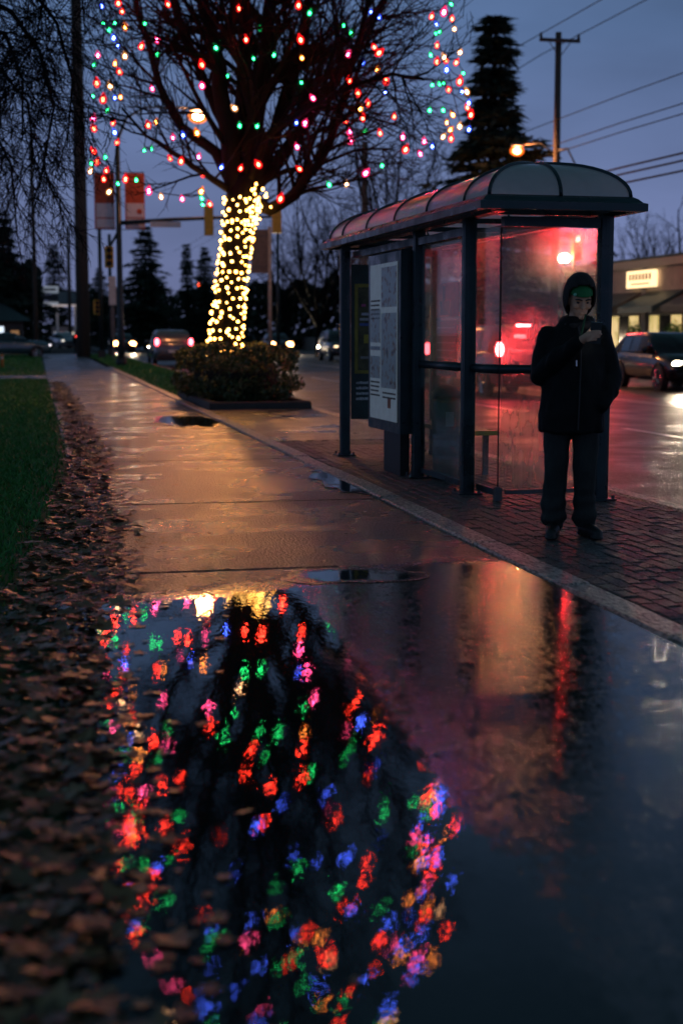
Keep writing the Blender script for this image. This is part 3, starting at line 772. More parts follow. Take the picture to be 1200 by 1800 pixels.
# arms: (viewer's left) raised with the phone, (viewer's right) hand in pocket
b.limb([(-.185, 0, 1.41), (-.205, .0, 1.27), (-.225, -.02, 1.13)], [.055, .052, .044]); b.limb([(-.225, -.02, 1.13), (-.09, -.16, 1.27), (.055, -.268, 1.375)], [.044, .040, .029])
b.limb([(.185, 0, 1.41), (.225, .03, 1.27), (.262, .05, 1.13)], [.055, .052, .044]); b.limb([(.262, .05, 1.13), (.25, .02, 1.04), (.215, -.02, .97)], [.044, .038, .03]); b.limb([(.215, -.02, .97), (.19, -.05, .90)], [.034, .028])
# hand: palm behind the phone's lower left, four fingers across its back, thumb on the screen side
b.limb([(.052, -.268, 1.373), (.085, -.285, 1.392), (.108, -.29, 1.40)], [.027, .031, .027], 12)
for k in range(4):
    z0 = 1.424 - .0195*k; ln = (.060, .070, .066, .052)[k]
    x0 = .102 - .004*k
    b.limb([(x0, -.298, z0), (x0 + ln*.5, -.314, z0 + .006), (x0 + ln, -.307, z0 + .008), (x0 + ln + .012, -.288, z0 + .006)], [.0095, .009, .0085, .0075], 10)
b.limb([(.075, -.272, 1.40), (.098, -.262, 1.432), (.118, -.268, 1.458)], [.013, .011, .009], 10)
# legs and feet
for hx, kx, ax, tx, ty in ((-.095, -.105, -.115, -.125, -.17), (.085, .085, .10, .165, -.13)):
    b.limb([(hx, 0, .90), (hx, -.005, .72), (kx, -.02, .50), (ax, .02, .28), (ax, .03, .10)], [.085, .080, .055, .050, .036])
    b.limb([(ax, .04, .055), ((ax+tx)/2, -.06, .05), (tx, ty, .04)], [.038, .038, .030])
body = voxel(b, 'body', M['skin'], per, .0055, 3)
# eyes and brows
for s in (-1, 1):
    mb = MB(); mb.ell(hp(s*.031, -.078, .006), (.0125, .0125, .0075), 10, 8, HR); mb.build('eye', pm('eye_dark%d' % s, (.03, .022, .018), .3), per, True)
    mb = MB(); mb.limb([hp(s*.052, -.083, .029), hp(s*.034, -.0985, .034), hp(s*.014, -.1005, .029)], [.004, .0055, .0045], 8); mb.build('eyebrow', M['black'], per, True)
# trousers
t = MB()
t.loft([[(rx*math.cos(6.2832*k/20), ry*math.sin(6.2832*k/20), z) for k in range(20)] for z, rx, ry in ((.74, .15, .10), (.80, .19, .125), (.92, .185, .12), (.98, .17, .115))])
t.limb([(-.098, 0, .84), (-.103, -.005, .66), (-.108, -.02, .48), (-.115, .01, .30), (-.118, .02, .125)], [.098, .090, .080, .080, .090], 16)
t.limb([(.094, 0, .84), (.098, -.005, .66), (.09, -.03, .48), (.095, .01, .30), (.10, .02, .125)], [.100, .092, .080, .078, .088], 16)
voxel(t, 'trousers', M['jeans'], per, .008, 3, .010, 9.0, .42)
# shoes
for nm, (ax, tx, ty) in (('shoe', (-.118, -.128, -.195)), ('shoe', (.105, .185, -.15))):
    s_ = MB(); dx, dy = tx - ax, ty - .04
    s_.limb([(ax - dx*.12, .075, .055), (ax, .03, .06), ((ax+tx)/2, (ty+.03)/2, .052), (tx, ty, .042)], [.048, .052, .05, .040], 14)
    s_.limb([(ax, .03, .06), (ax, .03, .15)], [.05, .052], 14)
    for q in range(0, 5):
        f = q / 4; s_.ell((ax - dx*.15 + dx*1.15*f, .08 + (ty - .08)*f, .018), (.047, .055, .018), 12, 6)
    voxel(s_, nm, M['shoe'], per, .008, 2)
# jacket
j = MB()
def ring(z, cx, rx, ry, cy=0.0, n=28): return [(cx + rx*math.cos(6.2832*k/n), cy + ry*math.sin(6.2832*k/n), z) for k in range(n)]
j.loft([ring(.735, .0, .215, .15), ring(.745, 0, .228, .16), ring(.86, .0, .230, .165), ring(1.0, 0, .222, .16), ring(1.15, 0, .222, .158), ring(1.28, 0, .225, .15, .005), ring(1.37, .0, .215, .135, .012), ring(1.45, .0, .150, .115, .015), ring(1.50, .01, .115, .10, .01), ring(1.53, .015, .09, .09, .0)])
j.limb([(-.170, .01, 1.395), (-.205, .005, 1.27), (-.225, -.02, 1.13)], [.080, .079, .074], 16); j.limb([(-.225, -.02, 1.13), (-.12, -.15, 1.24), (.03, -.255, 1.358)], [.078, .068, .050], 16)
j.limb([(.175, .01, 1.395), (.222, .03, 1.27), (.262, .05, 1.13)], [.080, .077, .070], 16); j.limb([(.262, .05, 1.13), (.25, .0, 1.03), (.20, -.07, .93)], [.072, .068, .060], 16)
jk = voxel(j, 'jacket', M['jacket'], per, .008, 4, .013, 8.0)
# zip, drawcord and green lining edge
mb = MB(); mb.tube([(.03, -.150, 1.46), (.045, -.172, 1.38), (.05, -.176, 1.2), (.045, -.182, .95), (.04, -.178, .76)], .006, 6); mb.build('zip', M['black'], jk)
mb = MB(); mb.tube([(.075, -.098, 1.545), (.062, -.14, 1.47), (.04, -.178, 1.38), (.03, -.2, 1.31)], [.006, .008, .008, .006], 6, True, .5); mb.build('lining_edge', pm('dark_green_lining', (.008, .05, .018), .7), jk)
mb = MB(); mb.tube([(.02, -.20, 1.235), (.022, -.205, 1.195)], .005, 6); mb.build('zip_pull', M['chrome'], jk)
# hood: shell open at the face, with rolled edge and cowl
hd = MB(); nu, nv = 36, 22; vid = {}
def hoodpt(i, jj, k=1.0):
    ph = math.pi * jj / nv; a = 2*math.pi*i/nu
    q = Vector((.102*k*math.sin(ph)*math.cos(a), .128*k*math.sin(ph)*math.sin(a), .150*k*math.cos(ph) + .018))
    if q.z > .08: q.z += .012
    return q
for jj in range(nv + 1):
    for i in range(nu):
        q = hoodpt(i, jj); p = HC + HR @ (q + Vector((0, .022, -.005))); hd.v.append(tuple(p))
for jj in range(nv):
    for i in range(nu):
        ce = (hoodpt(i, jj) + hoodpt((i+1) % nu, jj+1)) / 2
        if ce.y < -.02 and abs(ce.x/.088)**3 + abs((ce.z + .022)/.148)**3 < 1: continue
        hd.f.append((jj*nu+i, (jj+1)*nu+i, (jj+1)*nu+(i+1) % nu, jj*nu+(i+1) % nu))
tmp = link('hood_t', hd.mesh('hood')); m_ = tmp.modifiers.new('s', 'SOLIDIFY'); m_.thickness = .012; m_.offset = 1
m2_ = tmp.modifiers.new('b', 'SUBSURF'); m2_.levels = 1
dg = bpy.context.evaluated_depsgraph_get(); dg.update(); me = bpy.data.meshes.new_from_object(tmp.evaluated_get(dg)); bpy.data.objects.remove(tmp)
me.polygons.foreach_set('use_smooth', [True]*len(me.polygons)); me.materials.clear()
hood = link('hood', me, M['hood'], per)
cw = MB()
for k in range(14):
    a = 2*math.pi*k/14; a2 = 2*math.pi*(k+1)/14
    def cp(a): return Vector((.018 + .100*math.cos(a), .018 + .098*math.sin(a), 1.495 + .03*math.sin(a)))
    cw.limb([cp(a), cp(a2)], [.028, .028], 10)
voxel(cw, 'cowl', M['hood'], hood, .009, 3, .006, 14)
# green cap under the hood
cpm = MB(); rows = []
for k in range(9):
    ph = R(4 + 10.0*k); rows.append([tuple(hp(.0815*math.sin(ph)*math.cos(6.2832*i/28), .100*math.sin(ph)*math.sin(6.2832*i/28) - .002, .046 + .080*math.cos(ph))) for i in range(28)])
rows.append([tuple(hp(.082*math.cos(6.2832*i/28), .1005*math.sin(6.2832*i/28) - .002, .050)) for i in range(28)])
cpm.loft(rows, cap=True); cap = cpm.build('cap', M['cap'], per, True)
mb = MB(); mb.ell(hp(-.060, -.078, .062), (.012, .006, .012), 10, 6, HR); mb.build('badge', pm('pale_green_badge', (.25, .75, .5), .4), cap, True)
# phone
ph_ = empty('phone', (3.62, 9.34, 0), R(-21)); tag(ph_, 'black phone held up in the hooded person\'s hand', 'phone')
PM = Matrix.Translation((.142, -.2895, 1.418)) @ Matrix.Rotation(R(-12), 4, 'X') @ Matrix.Rotation(R(4), 4, 'Y')
mb = MB(); mb.box(-.037, .037, -.0045, .0045, -.072, .072, 0, PM); mb.build('case', M['black'], ph_)
mb = MB(); mb.box(-.033, .033, .0048, .0056, -.064, .064, 0, PM); mb.build('screen', emit('phone_screen', (.85, .9, 1), 2.6), ph_)
mb = MB(); mb.box(-.037, .037, -.004, .004, .0723, .0735, 0, PM); mb.build('top_edge', pm('phone_edge', (.5, .65, .62), .15, .7), ph_)

# ================================================================== MAIN TREE
TD = 29.6
def rot_about(d, ax, ang): return Matrix.Rotation(ang, 3, ax) @ d
def grow(mb, p, d, L, rad, lev, r, prm):
    n = prm['seg'][lev]; path = [p.copy()]; d = d.normalized(); st = L / n
    for i in range(n):
        d = (d + Vector((r.gauss(0, 1), r.gauss(0, 1), r.gauss(0, 1))) * prm['jit'] + Vector((0, 0, prm['up'][lev]))).normalized()
        p = p + d * st; path.append(p.copy())
    rr = [rad * (1 - .72 * i / n) for i in range(n + 1)]
    mb.tube(path, rr, 4 if lev == 0 else 3, False)
    kids(mb, path, rr, L, lev, r, prm)
def kids(mb, path, rr, L, lev, r, prm):
    if lev >= prm['max']: return
    n = len(path) - 1
    for k in range(prm['kids'][lev]):
        t = prm.get('t0', .2) + (1 - prm.get('t0', .2)) * (k + r.random()) / prm['kids'][lev]; t = min(t, .999)
        i = int(t * n); f = t * n - i; q = path[i].lerp(path[i+1], f); dd = (path[i+1] - path[i]).normalized()
        ax = dd.orthogonal().normalized(); ax = rot_about(ax, dd, r.uniform(0, 6.28))
        nd_ = rot_about(dd, ax, R(r.gauss(prm['ang'], 9)))
        grow(mb, q, nd_, L * prm['lr'] * r.uniform(.7, 1.15) * (1.15 - .5*t), max(prm['rmin'], rr[i] * .55), lev + 1, r, prm)
tree = empty('maple_tree', tuple(P(388, 705, TD).xy) + (0,)); T0 = tree.location.copy()
tag(tree, 'large bare tree in the hedge bed with golden lights wound round its trunk', 'tree')
def loc(u, v, d): return P(u, v, d) - T0
trunk_px = [(387, 712), (390, 660), (396, 600), (403, 530), (411, 460), (419, 400), (426, 350), (428, 310)]
TP = [loc(u, v, TD) for u, v in trunk_px]; TP[0].z = -.1
TR = [.46, .37, .33, .31, .30, .31, .34, .28]
mb = MB(); mb.tube(TP, TR, 18); mb.build('trunk', M['bark'], tree, True)
limbs = [
 ([(418,345),(402,270),(393,180),(380,90),(358,10),(335,-90),(308,-230),(292,-390),(285,-520)], .21, 0, -1.2),
 ([(424,330),(424,220),(430,100),(426,-20),(415,-180),(402,-360),(395,-560),(390,-640)], .19, 0, .8),
 ([(432,330),(452,210),(468,90),(480,-30),(495,-200),(503,-400),(508,-600),(512,-680)], .20, 0, -.4),
 ([(438,335),(484,235),(517,125),(545,0),(570,-130),(592,-300),(605,-460)], .17, 0, 1.4),
 ([(440,355),(478,368),(520,342),(558,292),(590,222),(618,130),(642,20),(668,-120),(690,-270)], .15, 0, -1.0),
 ([(412,330),(380,268),(322,222),(276,150),(252,30),(222,-80),(205,-220)], .14, 0, 1.0),
 ([(440,340),(505,262),(575,165),(640,65),(695,-40),(730,-170),(745,-300)], .15, 0, 1.8),
 ([(410,338),(358,305),(305,268),(255,238),(215,190)], .085, 0, -1.6),
 ([(425,335),(400,230),(345,120),(310,10),(275,-120),(255,-260),(250,-380)], .13, 0, 2.4),
 ([(430,335),(470,240),(540,190),(620,150),(690,130),(745,140)], .10, 0, -2.0),
 ([(430,335),(445,200),(405,60),(440,-90),(450,-250),(452,-430),(450,-600)], .15, 0, -1.8),
 ([(435,335),(500,300),(560,290),(630,262),(690,262)], .07, 0, 1.2),
]
tw = MB(); r = random.Random(5)
prm = dict(seg=[6, 5, 4, 3], jit=.10, up=[.03, .03, .02, .0], max=3, kids=[0, 7, 4, 0], ang=34, lr=.55, rmin=.008, t0=.12)
for px, r0, d0, d1 in limbs:
    n = len(px); path = [loc(u, v, TD + d0 + (d1 - d0) * i / (n - 1) * 1.6) for i, (u, v) in enumerate(px)]
    # refine with a little waver
    fine = []
    for i in range(n - 1):
        for k in range(3):
            q = path[i].lerp(path[i+1], k / 3); fine.append(q + Vector((r.gauss(0, .03), r.gauss(0, .03), 0)) * (1 if i else 0))
    fine.append(path[-1])
    rr = [max(.024, 1.0 * r0 * (1 - .84 * i / (len(fine) - 1))) for i in range(len(fine))]
    mb = MB(); mb.tube(fine, rr, 8); mb.build('limb', M['bark'], tree, True)
    L = sum((fine[i+1] - fine[i]).length for i in range(len(fine) - 1))
    nk = int(L * 4.4)
    for k in range(nk):
        t = .16 + .84 * (k + r.random()) / nk; t = min(t, .999); i = int(t * (len(fine) - 1)); q = fine[i]
        if (q - loc(350, 204, TD)).length < .9: continue      # an open gap in the lower left crown
        dd = (fine[i+1] - fine[i]).normalized(); ax = rot_about(dd.orthogonal().normalized(), dd, r.uniform(0, 6.28))
        grow(tw, q, rot_about(dd, ax, R(r.gauss(42, 12))), r.uniform(1.3, 2.9) * (1.1 - .45*t), max(.022, rr[i] * .45), 1, r, prm)
o = tw.build('branches', M['twig'], tree); o['kind'] = 'stuff'

# ---- string lights
bulb_mb = MB()
nb = 8
bulb_mb.loft([[(r_*math.cos(6.2832*k/nb), r_*math.sin(6.2832*k/nb), z) for k in range(nb)] for z, r_ in ((-.080, .008), (-.068, .028), (-.042, .041), (-.012, .040), (.012, .028), (.028, .014), (.045, .012))])
BME = {}
nf_shell = len(bulb_mb.f); bulb_mb.ell((0, 0, -.030), (.017, .017, .026), 7, 5)
for k, (m1_, m2_) in BC.items():
    me = bulb_mb.mesh('bulb', True); me.materials.append(m1_); me.materials.append(m2_); BME[k] = me
    me.polygons.foreach_set('material_index', [0 if i < nf_shell else 1 for i in range(len(me.polygons))])
def string(name, label, pts, maxgap=1.6):
    """one cable with bulbs: pts are (world place, colour)"""
    base = pts[0][0]; s_ = empty(name, tuple(base)); tag(s_, label, 'string lights', 'coloured light strings in the tree')
    cab = MB()
    for (p, c), (q, c2) in zip(pts[:-1], pts[1:]):
        if (q - p).length < maxgap:
            mid = (p + q) / 2 + Vector((0, 0, -.04))
            cab.tube([p - base + Vector((0,0,.045)), mid - base + Vector((0,0,.045)), q - base + Vector((0,0,.045))], .011, 3, False)
    if cab.f: cab.build('cable', M['cable'], s_)
    for p, c in pts:
        o = link('bulb', BME[c], None, s_); o.location = p - base; o.rotation_euler = (rng.gauss(0, .35), rng.gauss(0, .35), 0)
        k_ = rng.uniform(1.1, 1.65) * {'r': 1.1, 'p': 1.1, 'g': .8, 'b': .85}.get(c, 1); o.scale = (k_, k_, k_)
    return s_
def chain(pts):
    pts = list(pts); outp = [pts.pop(min(range(len(pts)), key=lambda i: pts[i][0].z))]
    while pts:
        i = min(range(len(pts)), key=lambda i: (pts[i][0] - outp[-1][0]).length); outp.append(pts.pop(i))
    return outp
def px3(lst, d0, dv=1.0):
    return [(P(u, v, TD + d0 + rng.uniform(-dv, dv)), ('p' if c == 'r' and rng.random() < .25 else c)) for u, v, c in lst]
left_c = [(180,7,'b'),(208,3,'r'),(215,18,'r'),(182,40,'g'),(202,38,'g'),(190,50,'g'),(220,44,'o'),(200,63,'b'),(207,79,'b'),(172,94,'r'),(219,95,'w'),(203,109,'o'),(209,123,'r'),(166,112,'g'),(170,142,'r'),(193,148,'w'),(164,167,'g'),(182,170,'r'),(202,170,'b'),(212,168,'o'),(190,192,'g'),(165,205,'r'),(200,213,'r'),(164,223,'r'),(201,230,'b'),(207,248,'r'),(163,263,'r'),(185,274,'g'),(172,281,'r'),(189,297,'r'),(160,297,'w'),(160,285,'g'),(182,312,'r'),(207,321,'g'),(221,311,'r'),(240,314,'g'),(194,335,'w'),(262,332,'p'),(283,343,'w'),(320,347,'p'),(353,346,'g'),(355,358,'g'),(368,356,'r'),(355,333,'o')]
mid_l = [(294,5,'r'),(254,40,'g'),(250,78,'r'),(275,67,'r'),(278,93,'g'),(354,110,'r'),(355,148,'p'),(378,81,'g'),(267,153,'r'),(260,217,'r'),(275,212,'o'),(345,230,'o'),(321,235,'b'),(304,239,'r'),(319,280,'r'),(254,262,'g'),(267,259,'g'),(350,273,'r'),(390,292,'b'),(358,304,'r'),(298,276,'r')]
mid_m = [(421,12,'r'),(432,66,'r'),(525,5,'r'),(545,20,'g'),(527,66,'r'),(457,48,'g'),(445,101,'g'),(482,94,'g'),(530,100,'o'),(401,131,'g'),(529,144,'g'),(548,170,'p'),(410,188,'w'),(421,218,'g'),(453,220,'g'),(537,213,'r'),(521,214,'b'),(521,255,'p'),(424,293,'r'),(452,286,'r'),(524,295,'r'),(577,322,'g'),(494,345,'r')]
mid_r = [(652,19,'b'),(667,29,'b'),(617,56,'g'),(604,43,'g'),(656,80,'r'),(669,90,'r'),(613,93,'r'),(637,107,'b'),(663,120,'o'),(678,138,'r'),(613,138,'r'),(628,161,'r'),(646,178,'r'),(678,161,'b'),(632,186,'o'),(638,204,'r'),(693,202,'r'),(614,229,'r'),(667,231,'r'),(608,212,'r'),(617,244,'p'),(642,230,'g'),(708,238,'p'),(714,259,'r'),(745,245,'r'),(737,268,'p'),(760,254,'b'),(671,289,'g'),(645,301,'r'),(609,321,'w')]
right_c = [(781,17,'r'),(794,30,'r'),(798,49,'w'),(791,5,'g'),(759,26,'r'),(766,40,'b'),(765,57,'g'),(773,55,'g'),(768,77,'r'),(756,94,'g'),(768,105,'r'),(779,98,'w'),(782,102,'r'),(785,119,'b'),(809,90,'w'),(803,107,'r'),(813,127,'g'),(808,139,'r'),(760,147,'g'),(771,145,'g'),(780,145,'g'),(787,155,'r'),(811,159,'b'),(819,158,'w'),(824,178,'b'),(820,186,'r'),(828,198,'r'),(755,191,'g'),(778,191,'g'),(794,199,'o'),(785,213,'o'),(808,219,'w'),(793,226,'o'),(824,225,'b'),(780,238,'w'),(793,240,'r')]
string('string_lights', 'strand of coloured bulbs draped down the left edge of the tree crown', chain(px3(left_c, -.6, .5)))
string('string_lights', 'coloured bulbs strung through the branches left of the tree trunk', chain(px3(mid_l, -.8, .8)))
string('string_lights', 'mostly red and green bulbs strung over the thick limbs above the trunk', chain(px3(mid_m, -1.5, .5)))
string('string_lights', 'mostly red bulbs strung through the branches between trunk and spruce', chain(px3(mid_r, -.6, 1.0)))
string('string_lights', 'dense strand of coloured bulbs hanging in front of the dark spruce', chain(px3(right_c, .2, .6)))
# upper crown (seen in the puddle): scattered bulbs and the two drooping edges
ru = random.Random(77); up_ = []
for k in range(120):
    v = -ru.uniform(12, 640); hw = 300 * math.sqrt(max(.05, 1 - (max(0, -v - 150) / 560) ** 2)); u = 475 + ru.uniform(-1, 1) * hw
    up_.append((u, v, ru.choice('rrrppgggbbbow')))
string('string_lights', 'coloured bulbs in the upper crown, mirrored in the puddle', chain([(P(u, v, TD + ru.uniform(-3.2, 2.0)), c) for u, v, c in up_]), 2.2)
edge = []
for k in range(36):
    v = -ru.uniform(10, 420); edge.append((785 - .0006*v*v*.5 + ru.gauss(0, 27), v, ru.choice('rropbbbpgwo')))
string('string_lights', 'dense strand on the upper right edge of the crown, mirrored in the puddle', chain([(P(u, v, TD + ru.uniform(-.6, .6)), c) for u, v, c in edge]), 2)
edge = [(195 + ru.gauss(0, 25) - .05*k, -ru.uniform(10, 330), ru.choice('rrbgobpr')) for k in range(30)]
string('string_lights', 'strand on the upper left edge of the crown, mirrored in the puddle', chain([(P(u, v, TD + ru.uniform(-.6, .6)), c) for u, v, c in edge]), 2)
# warm lights wound round the trunk
tb = MB(); nb = 6
tb.loft([[(r_*math.cos(6.2832*k/nb), r_*math.sin(6.2832*k/nb), z) for k in range(nb)] for z, r_ in ((-.03, .008), (-.015, .024), (.015, .024), (.03, .008))])
tms = []
for m_ in (M['trunkbulb'], M['trunkbulb2']):
    me = tb.mesh('bulb', True); me.materials.append(m_); tms.append(me)
ts = empty('trunk_lights', tuple(T0)); tag(ts, 'golden string lights wound densely round the tree trunk', 'string lights')
cab = []
turns, NB = 17, 285
r = random.Random(9)
for k in range(NB):
    t = k / (NB - 1); zz = .75 + t * (4.15 - .75); a = t * turns * 6.2832 + r.gauss(0, .1)
    i = 0
    while i < len(TP) - 2 and TP[i+1].z < zz: i += 1
    f = (zz - TP[i].z) / (TP[i+1].z - TP[i].z); c = TP[i].lerp(TP[i+1], f); rd = TR[i] + (TR[i+1] - TR[i]) * f + .03
    p = Vector((c.x + rd*math.cos(a), c.y + rd*math.sin(a), zz + r.gauss(0, .05))); cab.append(p)
    o = link('bulb', tms[0 if r.random() < .65 else 1], None, ts); o.location = p; o.rotation_euler = (r.uniform(-1.5, 1.5), r.uniform(-1.5, 1.5), 0)
    s_ = r.uniform(.75, 1.3); o.scale = (s_, s_, s_)
mb = MB(); mb.tube(cab, .007, 3, False); mb.build('cable', M['cable'], ts)
tl2 = empty('limb_lights', tuple(T0)); tag(tl2, 'golden string lights wound on the low right limb where it leaves the trunk', 'string lights')
cab = []
for k in range(46):
    t = k / 45; q = loc(432 + 30*t + r.gauss(0, 9), 392 - 50*t + r.gauss(0, 12), TD - .42 + r.gauss(0, .05)); cab.append(q)
    o = link('bulb', tms[k % 2], None, tl2); o.location = q; s_ = r.uniform(.7, 1.1); o.scale = (s_, s_, s_)
mb = MB(); mb.tube(cab, .006, 3, False); mb.build('cable', M['cable'], tl2)

# ---- hedge in a low kerbed bed round the tree
bed = tag(empty('planting_bed', (4.0, 29.4, 0)), 'low dark kerbed bed at the foot of the hedge and tree', 'planter')
for (x0, x1, y0, y1) in ((-.9, 1.03, -3.0, -2.85), (-.9, 1.03, 2.85, 3.0), (-.9, -.75, -2.845, 2.845), (.88, 1.03, -2.845, 2.845)):
    mb = MB(); mb.box(x0, x1, y0, y1, -.1, .14, .02); mb.build('kerb_stone', M['joint'], bed)
mb = MB(); mb.box(-.748, .878, -2.84, 2.84, -.1, .07); mb.build('soil', M['earth'], bed)
hg = tag(empty('hedge', (4.0, 29.4, .05)), 'rounded clipped hedge round the foot of the lit tree', 'hedge')
hm = MB(); r = random.Random(31); st_ = MB()
for _ in range(17000):
    # superellipsoid shell, uneven
    a = r.uniform(0, 6.2832); w_ = r.uniform(-1, 1); ph = math.acos(max(-1, min(1, w_)))
    c, s_ = math.cos(a), math.sin(a); q = (abs(c)**4 + abs(s_)**4) ** -.25
    k = r.uniform(.80, 1.0) ** .5 * (1 + .22 * noise.noise(Vector((c*2.5, s_*2.5, w_*2.5))) + .10 * noise.noise(Vector((c*7, s_*7, w_*6 + 3))))
    sp = math.sin(ph) ** .5; x = 1.12 * k * c * q * sp; y = 2.25 * k * s_ * q * sp; z = .56 + .56 * k * (abs(w_) ** .6) * (1 if w_ > 0 else -1)
    if z < .02: z = .02 + r.random()*.1
    s0 = r.uniform(.022, .05); n1 = Vector((r.gauss(0, 1), r.gauss(0, 1), r.gauss(0, 1))).normalized(); n2 = n1.orthogonal().normalized(); n3 = n1.cross(n2)
    pp = Vector((x, y, z)); hm.add([tuple(pp - n2*s0), tuple(pp + n3*s0*.55), tuple(pp + n2*s0*1.3), tuple(pp - n3*s0*.55)], [(0,1,2,3)])
o = hm.build('leaves', M['hedge'], hg); o['kind'] = 'stuff'
for _ in range(46):
    a = r.uniform(0, 6.28); x, y = .3*math.cos(a), .7*math.sin(a)
    st_.tube([(x, y, 0), (x*1.8, y*1.5, .45), (x*2.8 , y*2.2, .9)], [.018, .012, .006], 4, False)
o = st_.build('stems', M['twig'], hg); o['kind'] = 'stuff'
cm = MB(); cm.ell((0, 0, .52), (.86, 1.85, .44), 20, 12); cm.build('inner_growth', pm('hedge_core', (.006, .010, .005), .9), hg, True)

# ================================================================== OTHER TREES
def conifer_meshes(h, wd, seed, dens=1.0):
    r = random.Random(seed); tr_, nd_ = MB(), MB()
    tr_.tube([(0,0,-.3), (0,0,h*.5), (0.03,0,h*.98)], [h*.02, h*.012, .015], 7)
    z = h * .06
    while z < h * .985:
        t = z / h; L = wd * (1 - t) ** .85 * r.uniform(.5, 1.22) + .12
        nbr = int(12 * dens + 3)
        for k in range(nbr):
            a = r.uniform(0, 6.28); l = L * r.uniform(.45, 1.15) * (1 + .25*math.sin(a*2 + z*.7)); dr = r.uniform(.16, .42)
            d = Vector((math.cos(a), math.sin(a), 0)); tip = Vector((0, 0, z)) + d*l + Vector((0, 0, -l*dr + .12*l))
            tr_.tube([(0,0,z), tuple(Vector((0,0,z)) + d*l*.6 + Vector((0,0,-l*dr*.5))), tuple(tip)], [.03, .018, .006], 3, False)
            m = max(5, int(l * 22 * dens))
            for q in range(m):
                f = (q + r.random()) / m; pp = Vector((0,0,z)).lerp(tip, f); sd = Vector((-d.y, d.x, 0)) * r.uniform(-1, 1) * (.12 + .22*l*(1-f)*.8)
                pp = pp + sd + Vector((0, 0, r.uniform(-.16, .03)))
                s0 = r.uniform(.16, .36); dir_ = (d * r.uniform(.2, 1) + sd.normalized()*r.uniform(0, 1) + Vector((0,0,r.uniform(-.7, .15)))).normalized(); nn = dir_.orthogonal().normalized(); nn = rot_about(nn, dir_, r.uniform(0, 6.28))
                nd_.add([tuple(pp - nn*s0*.28), tuple(pp + nn*s0*.28), tuple(pp + dir_*s0*1.5)], [(0,1,2)])
        z += h * .028 * r.uniform(.7, 1.3)
    return tr_.mesh('trunk'), nd_.mesh('crown')
conA = conifer_meshes(15.5, 2.9, 3, 1.5); conB = conifer_meshes(12, 3.4, 8, 1.0); conC = conifer_meshes(13, 2.2, 15, .8)
def conifer(label, meshes, u, d, vtop, h0, wsc=1.0, zb=-.1):
    p = P(u, 600, d); top = P(u, vtop, d).z; k = (top - zb) / h0
    o = tag(empty('conifer', (p.x, p.y, zb), rng.uniform(0, 6)), label, 'tree', 'dark conifers behind the street')
    o.scale = (k*wsc, k*wsc, k)
    for nm, me, mt in (('trunk', meshes[0], M['bark']), ('crown', meshes[1], M['needle'])):
        c = link(nm, me, mt, o)
        if nm == 'crown': c['kind'] = 'stuff'
    return o
conifer('tall dark spruce rising behind the bus shelter roof', conA, 862, 62, 12, 15.5, 1.5)
conifer('dark conifer showing right of the shelter post above the shop roof', conB, 1058, 84, 360, 12, .8)
conifer('broad dark conifer behind the signal pole', conB, 258, 128, 395, 12, 1.3)
conifer('slim dark conifer just left of the golden trunk', conC, 330, 138, 425, 13, 1.1)
conifer('shorter dark conifer beside the slim one left of the golden trunk', conB, 362, 140, 432, 12, 1.0)
conifer('pointed conifer above the pylon sign at far left', conC, 98, 170, 425, 13, 1.5)
conifer('dark conifer behind the far left house', conB, 12, 118, 370, 12, 1.3)
conifer('dark conifer at the left picture edge behind the parked car', conA, -40, 112, 280, 15.5, 1.5)
conifer('dark conifer half hidden by the left utility pole', conB, 178, 160, 470, 12, 1.2)

def bare_mesh(h, seed, spread=.5, nl=7, kids_=(6, 6, 5), ang=36):
    r = random.Random(seed); tr_, br = MB(), MB()
    fork = h * r.uniform(.16, .24); tr_.tube([(0,0,-.3), (.02,0,fork*.5), (0,.03,fork)], [h*.022, h*.018, h*.017], 8)
    pr = dict(seg=[7, 5, 4, 3], jit=.10, up=[.05, .05, .03, 0], max=3, kids=[kids_[0], kids_[1], kids_[2], 0], ang=ang, lr=.46, rmin=.010, t0=.15)
    for k in range(nl):
        a = 6.2832 * k / nl + r.uniform(-.3, .3); el = r.uniform(.3, 1.0) * spread
        grow(br, Vector((0,.03,fork*r.uniform(.8, 1))), Vector((math.cos(a)*el, math.sin(a)*el, 1)), h * r.uniform(.6, .82), h*.011, 0, r, pr)
    return tr_.mesh('trunk'), br.mesh('crown')
bareA = bare_mesh(11, 2, .8); bareB = bare_mesh(12, 6, .65, 8); bareC = bare_mesh(10, 9, 1.0, 9, (7, 6, 5))
def bare(label, meshes, u, d, vtop, h0, wsc=1.0, zb=-.1):
    p = P(u, 600, d); k = (P(u, vtop, d).z - zb) / h0
    o = tag(empty('bare_tree', (p.x, p.y, zb), rng.uniform(0, 6)), label, 'tree', 'leafless trees behind the street'); o.scale = (k*wsc, k*wsc, k)
    link('trunk', meshes[0], M['bark'], o); c = link('crown', meshes[1], M['twig'], o); c['kind'] = 'stuff'; return o
bare('leafless tree at right edge behind the shop roof', bareA, 1192, 105, 330, 11, 1.1)
bare('rounded leafless tree above the lit shop sign', bareC, 1128, 108, 385, 10, .75)
bare('tall leafless tree left of the shelter roof end', bareB, 690, 82, 215, 12, 1.0)
bare('leafless tree behind the plain sign board', bareC, 560, 92, 330, 10, 1.0)
bare('leafless tree farther back between sign board and shelter', bareA, 625, 120, 340, 11, 1.2)
bare('leafless tree whose top shows above the far wall', bareB, 505, 125, 400, 12, 1.1)
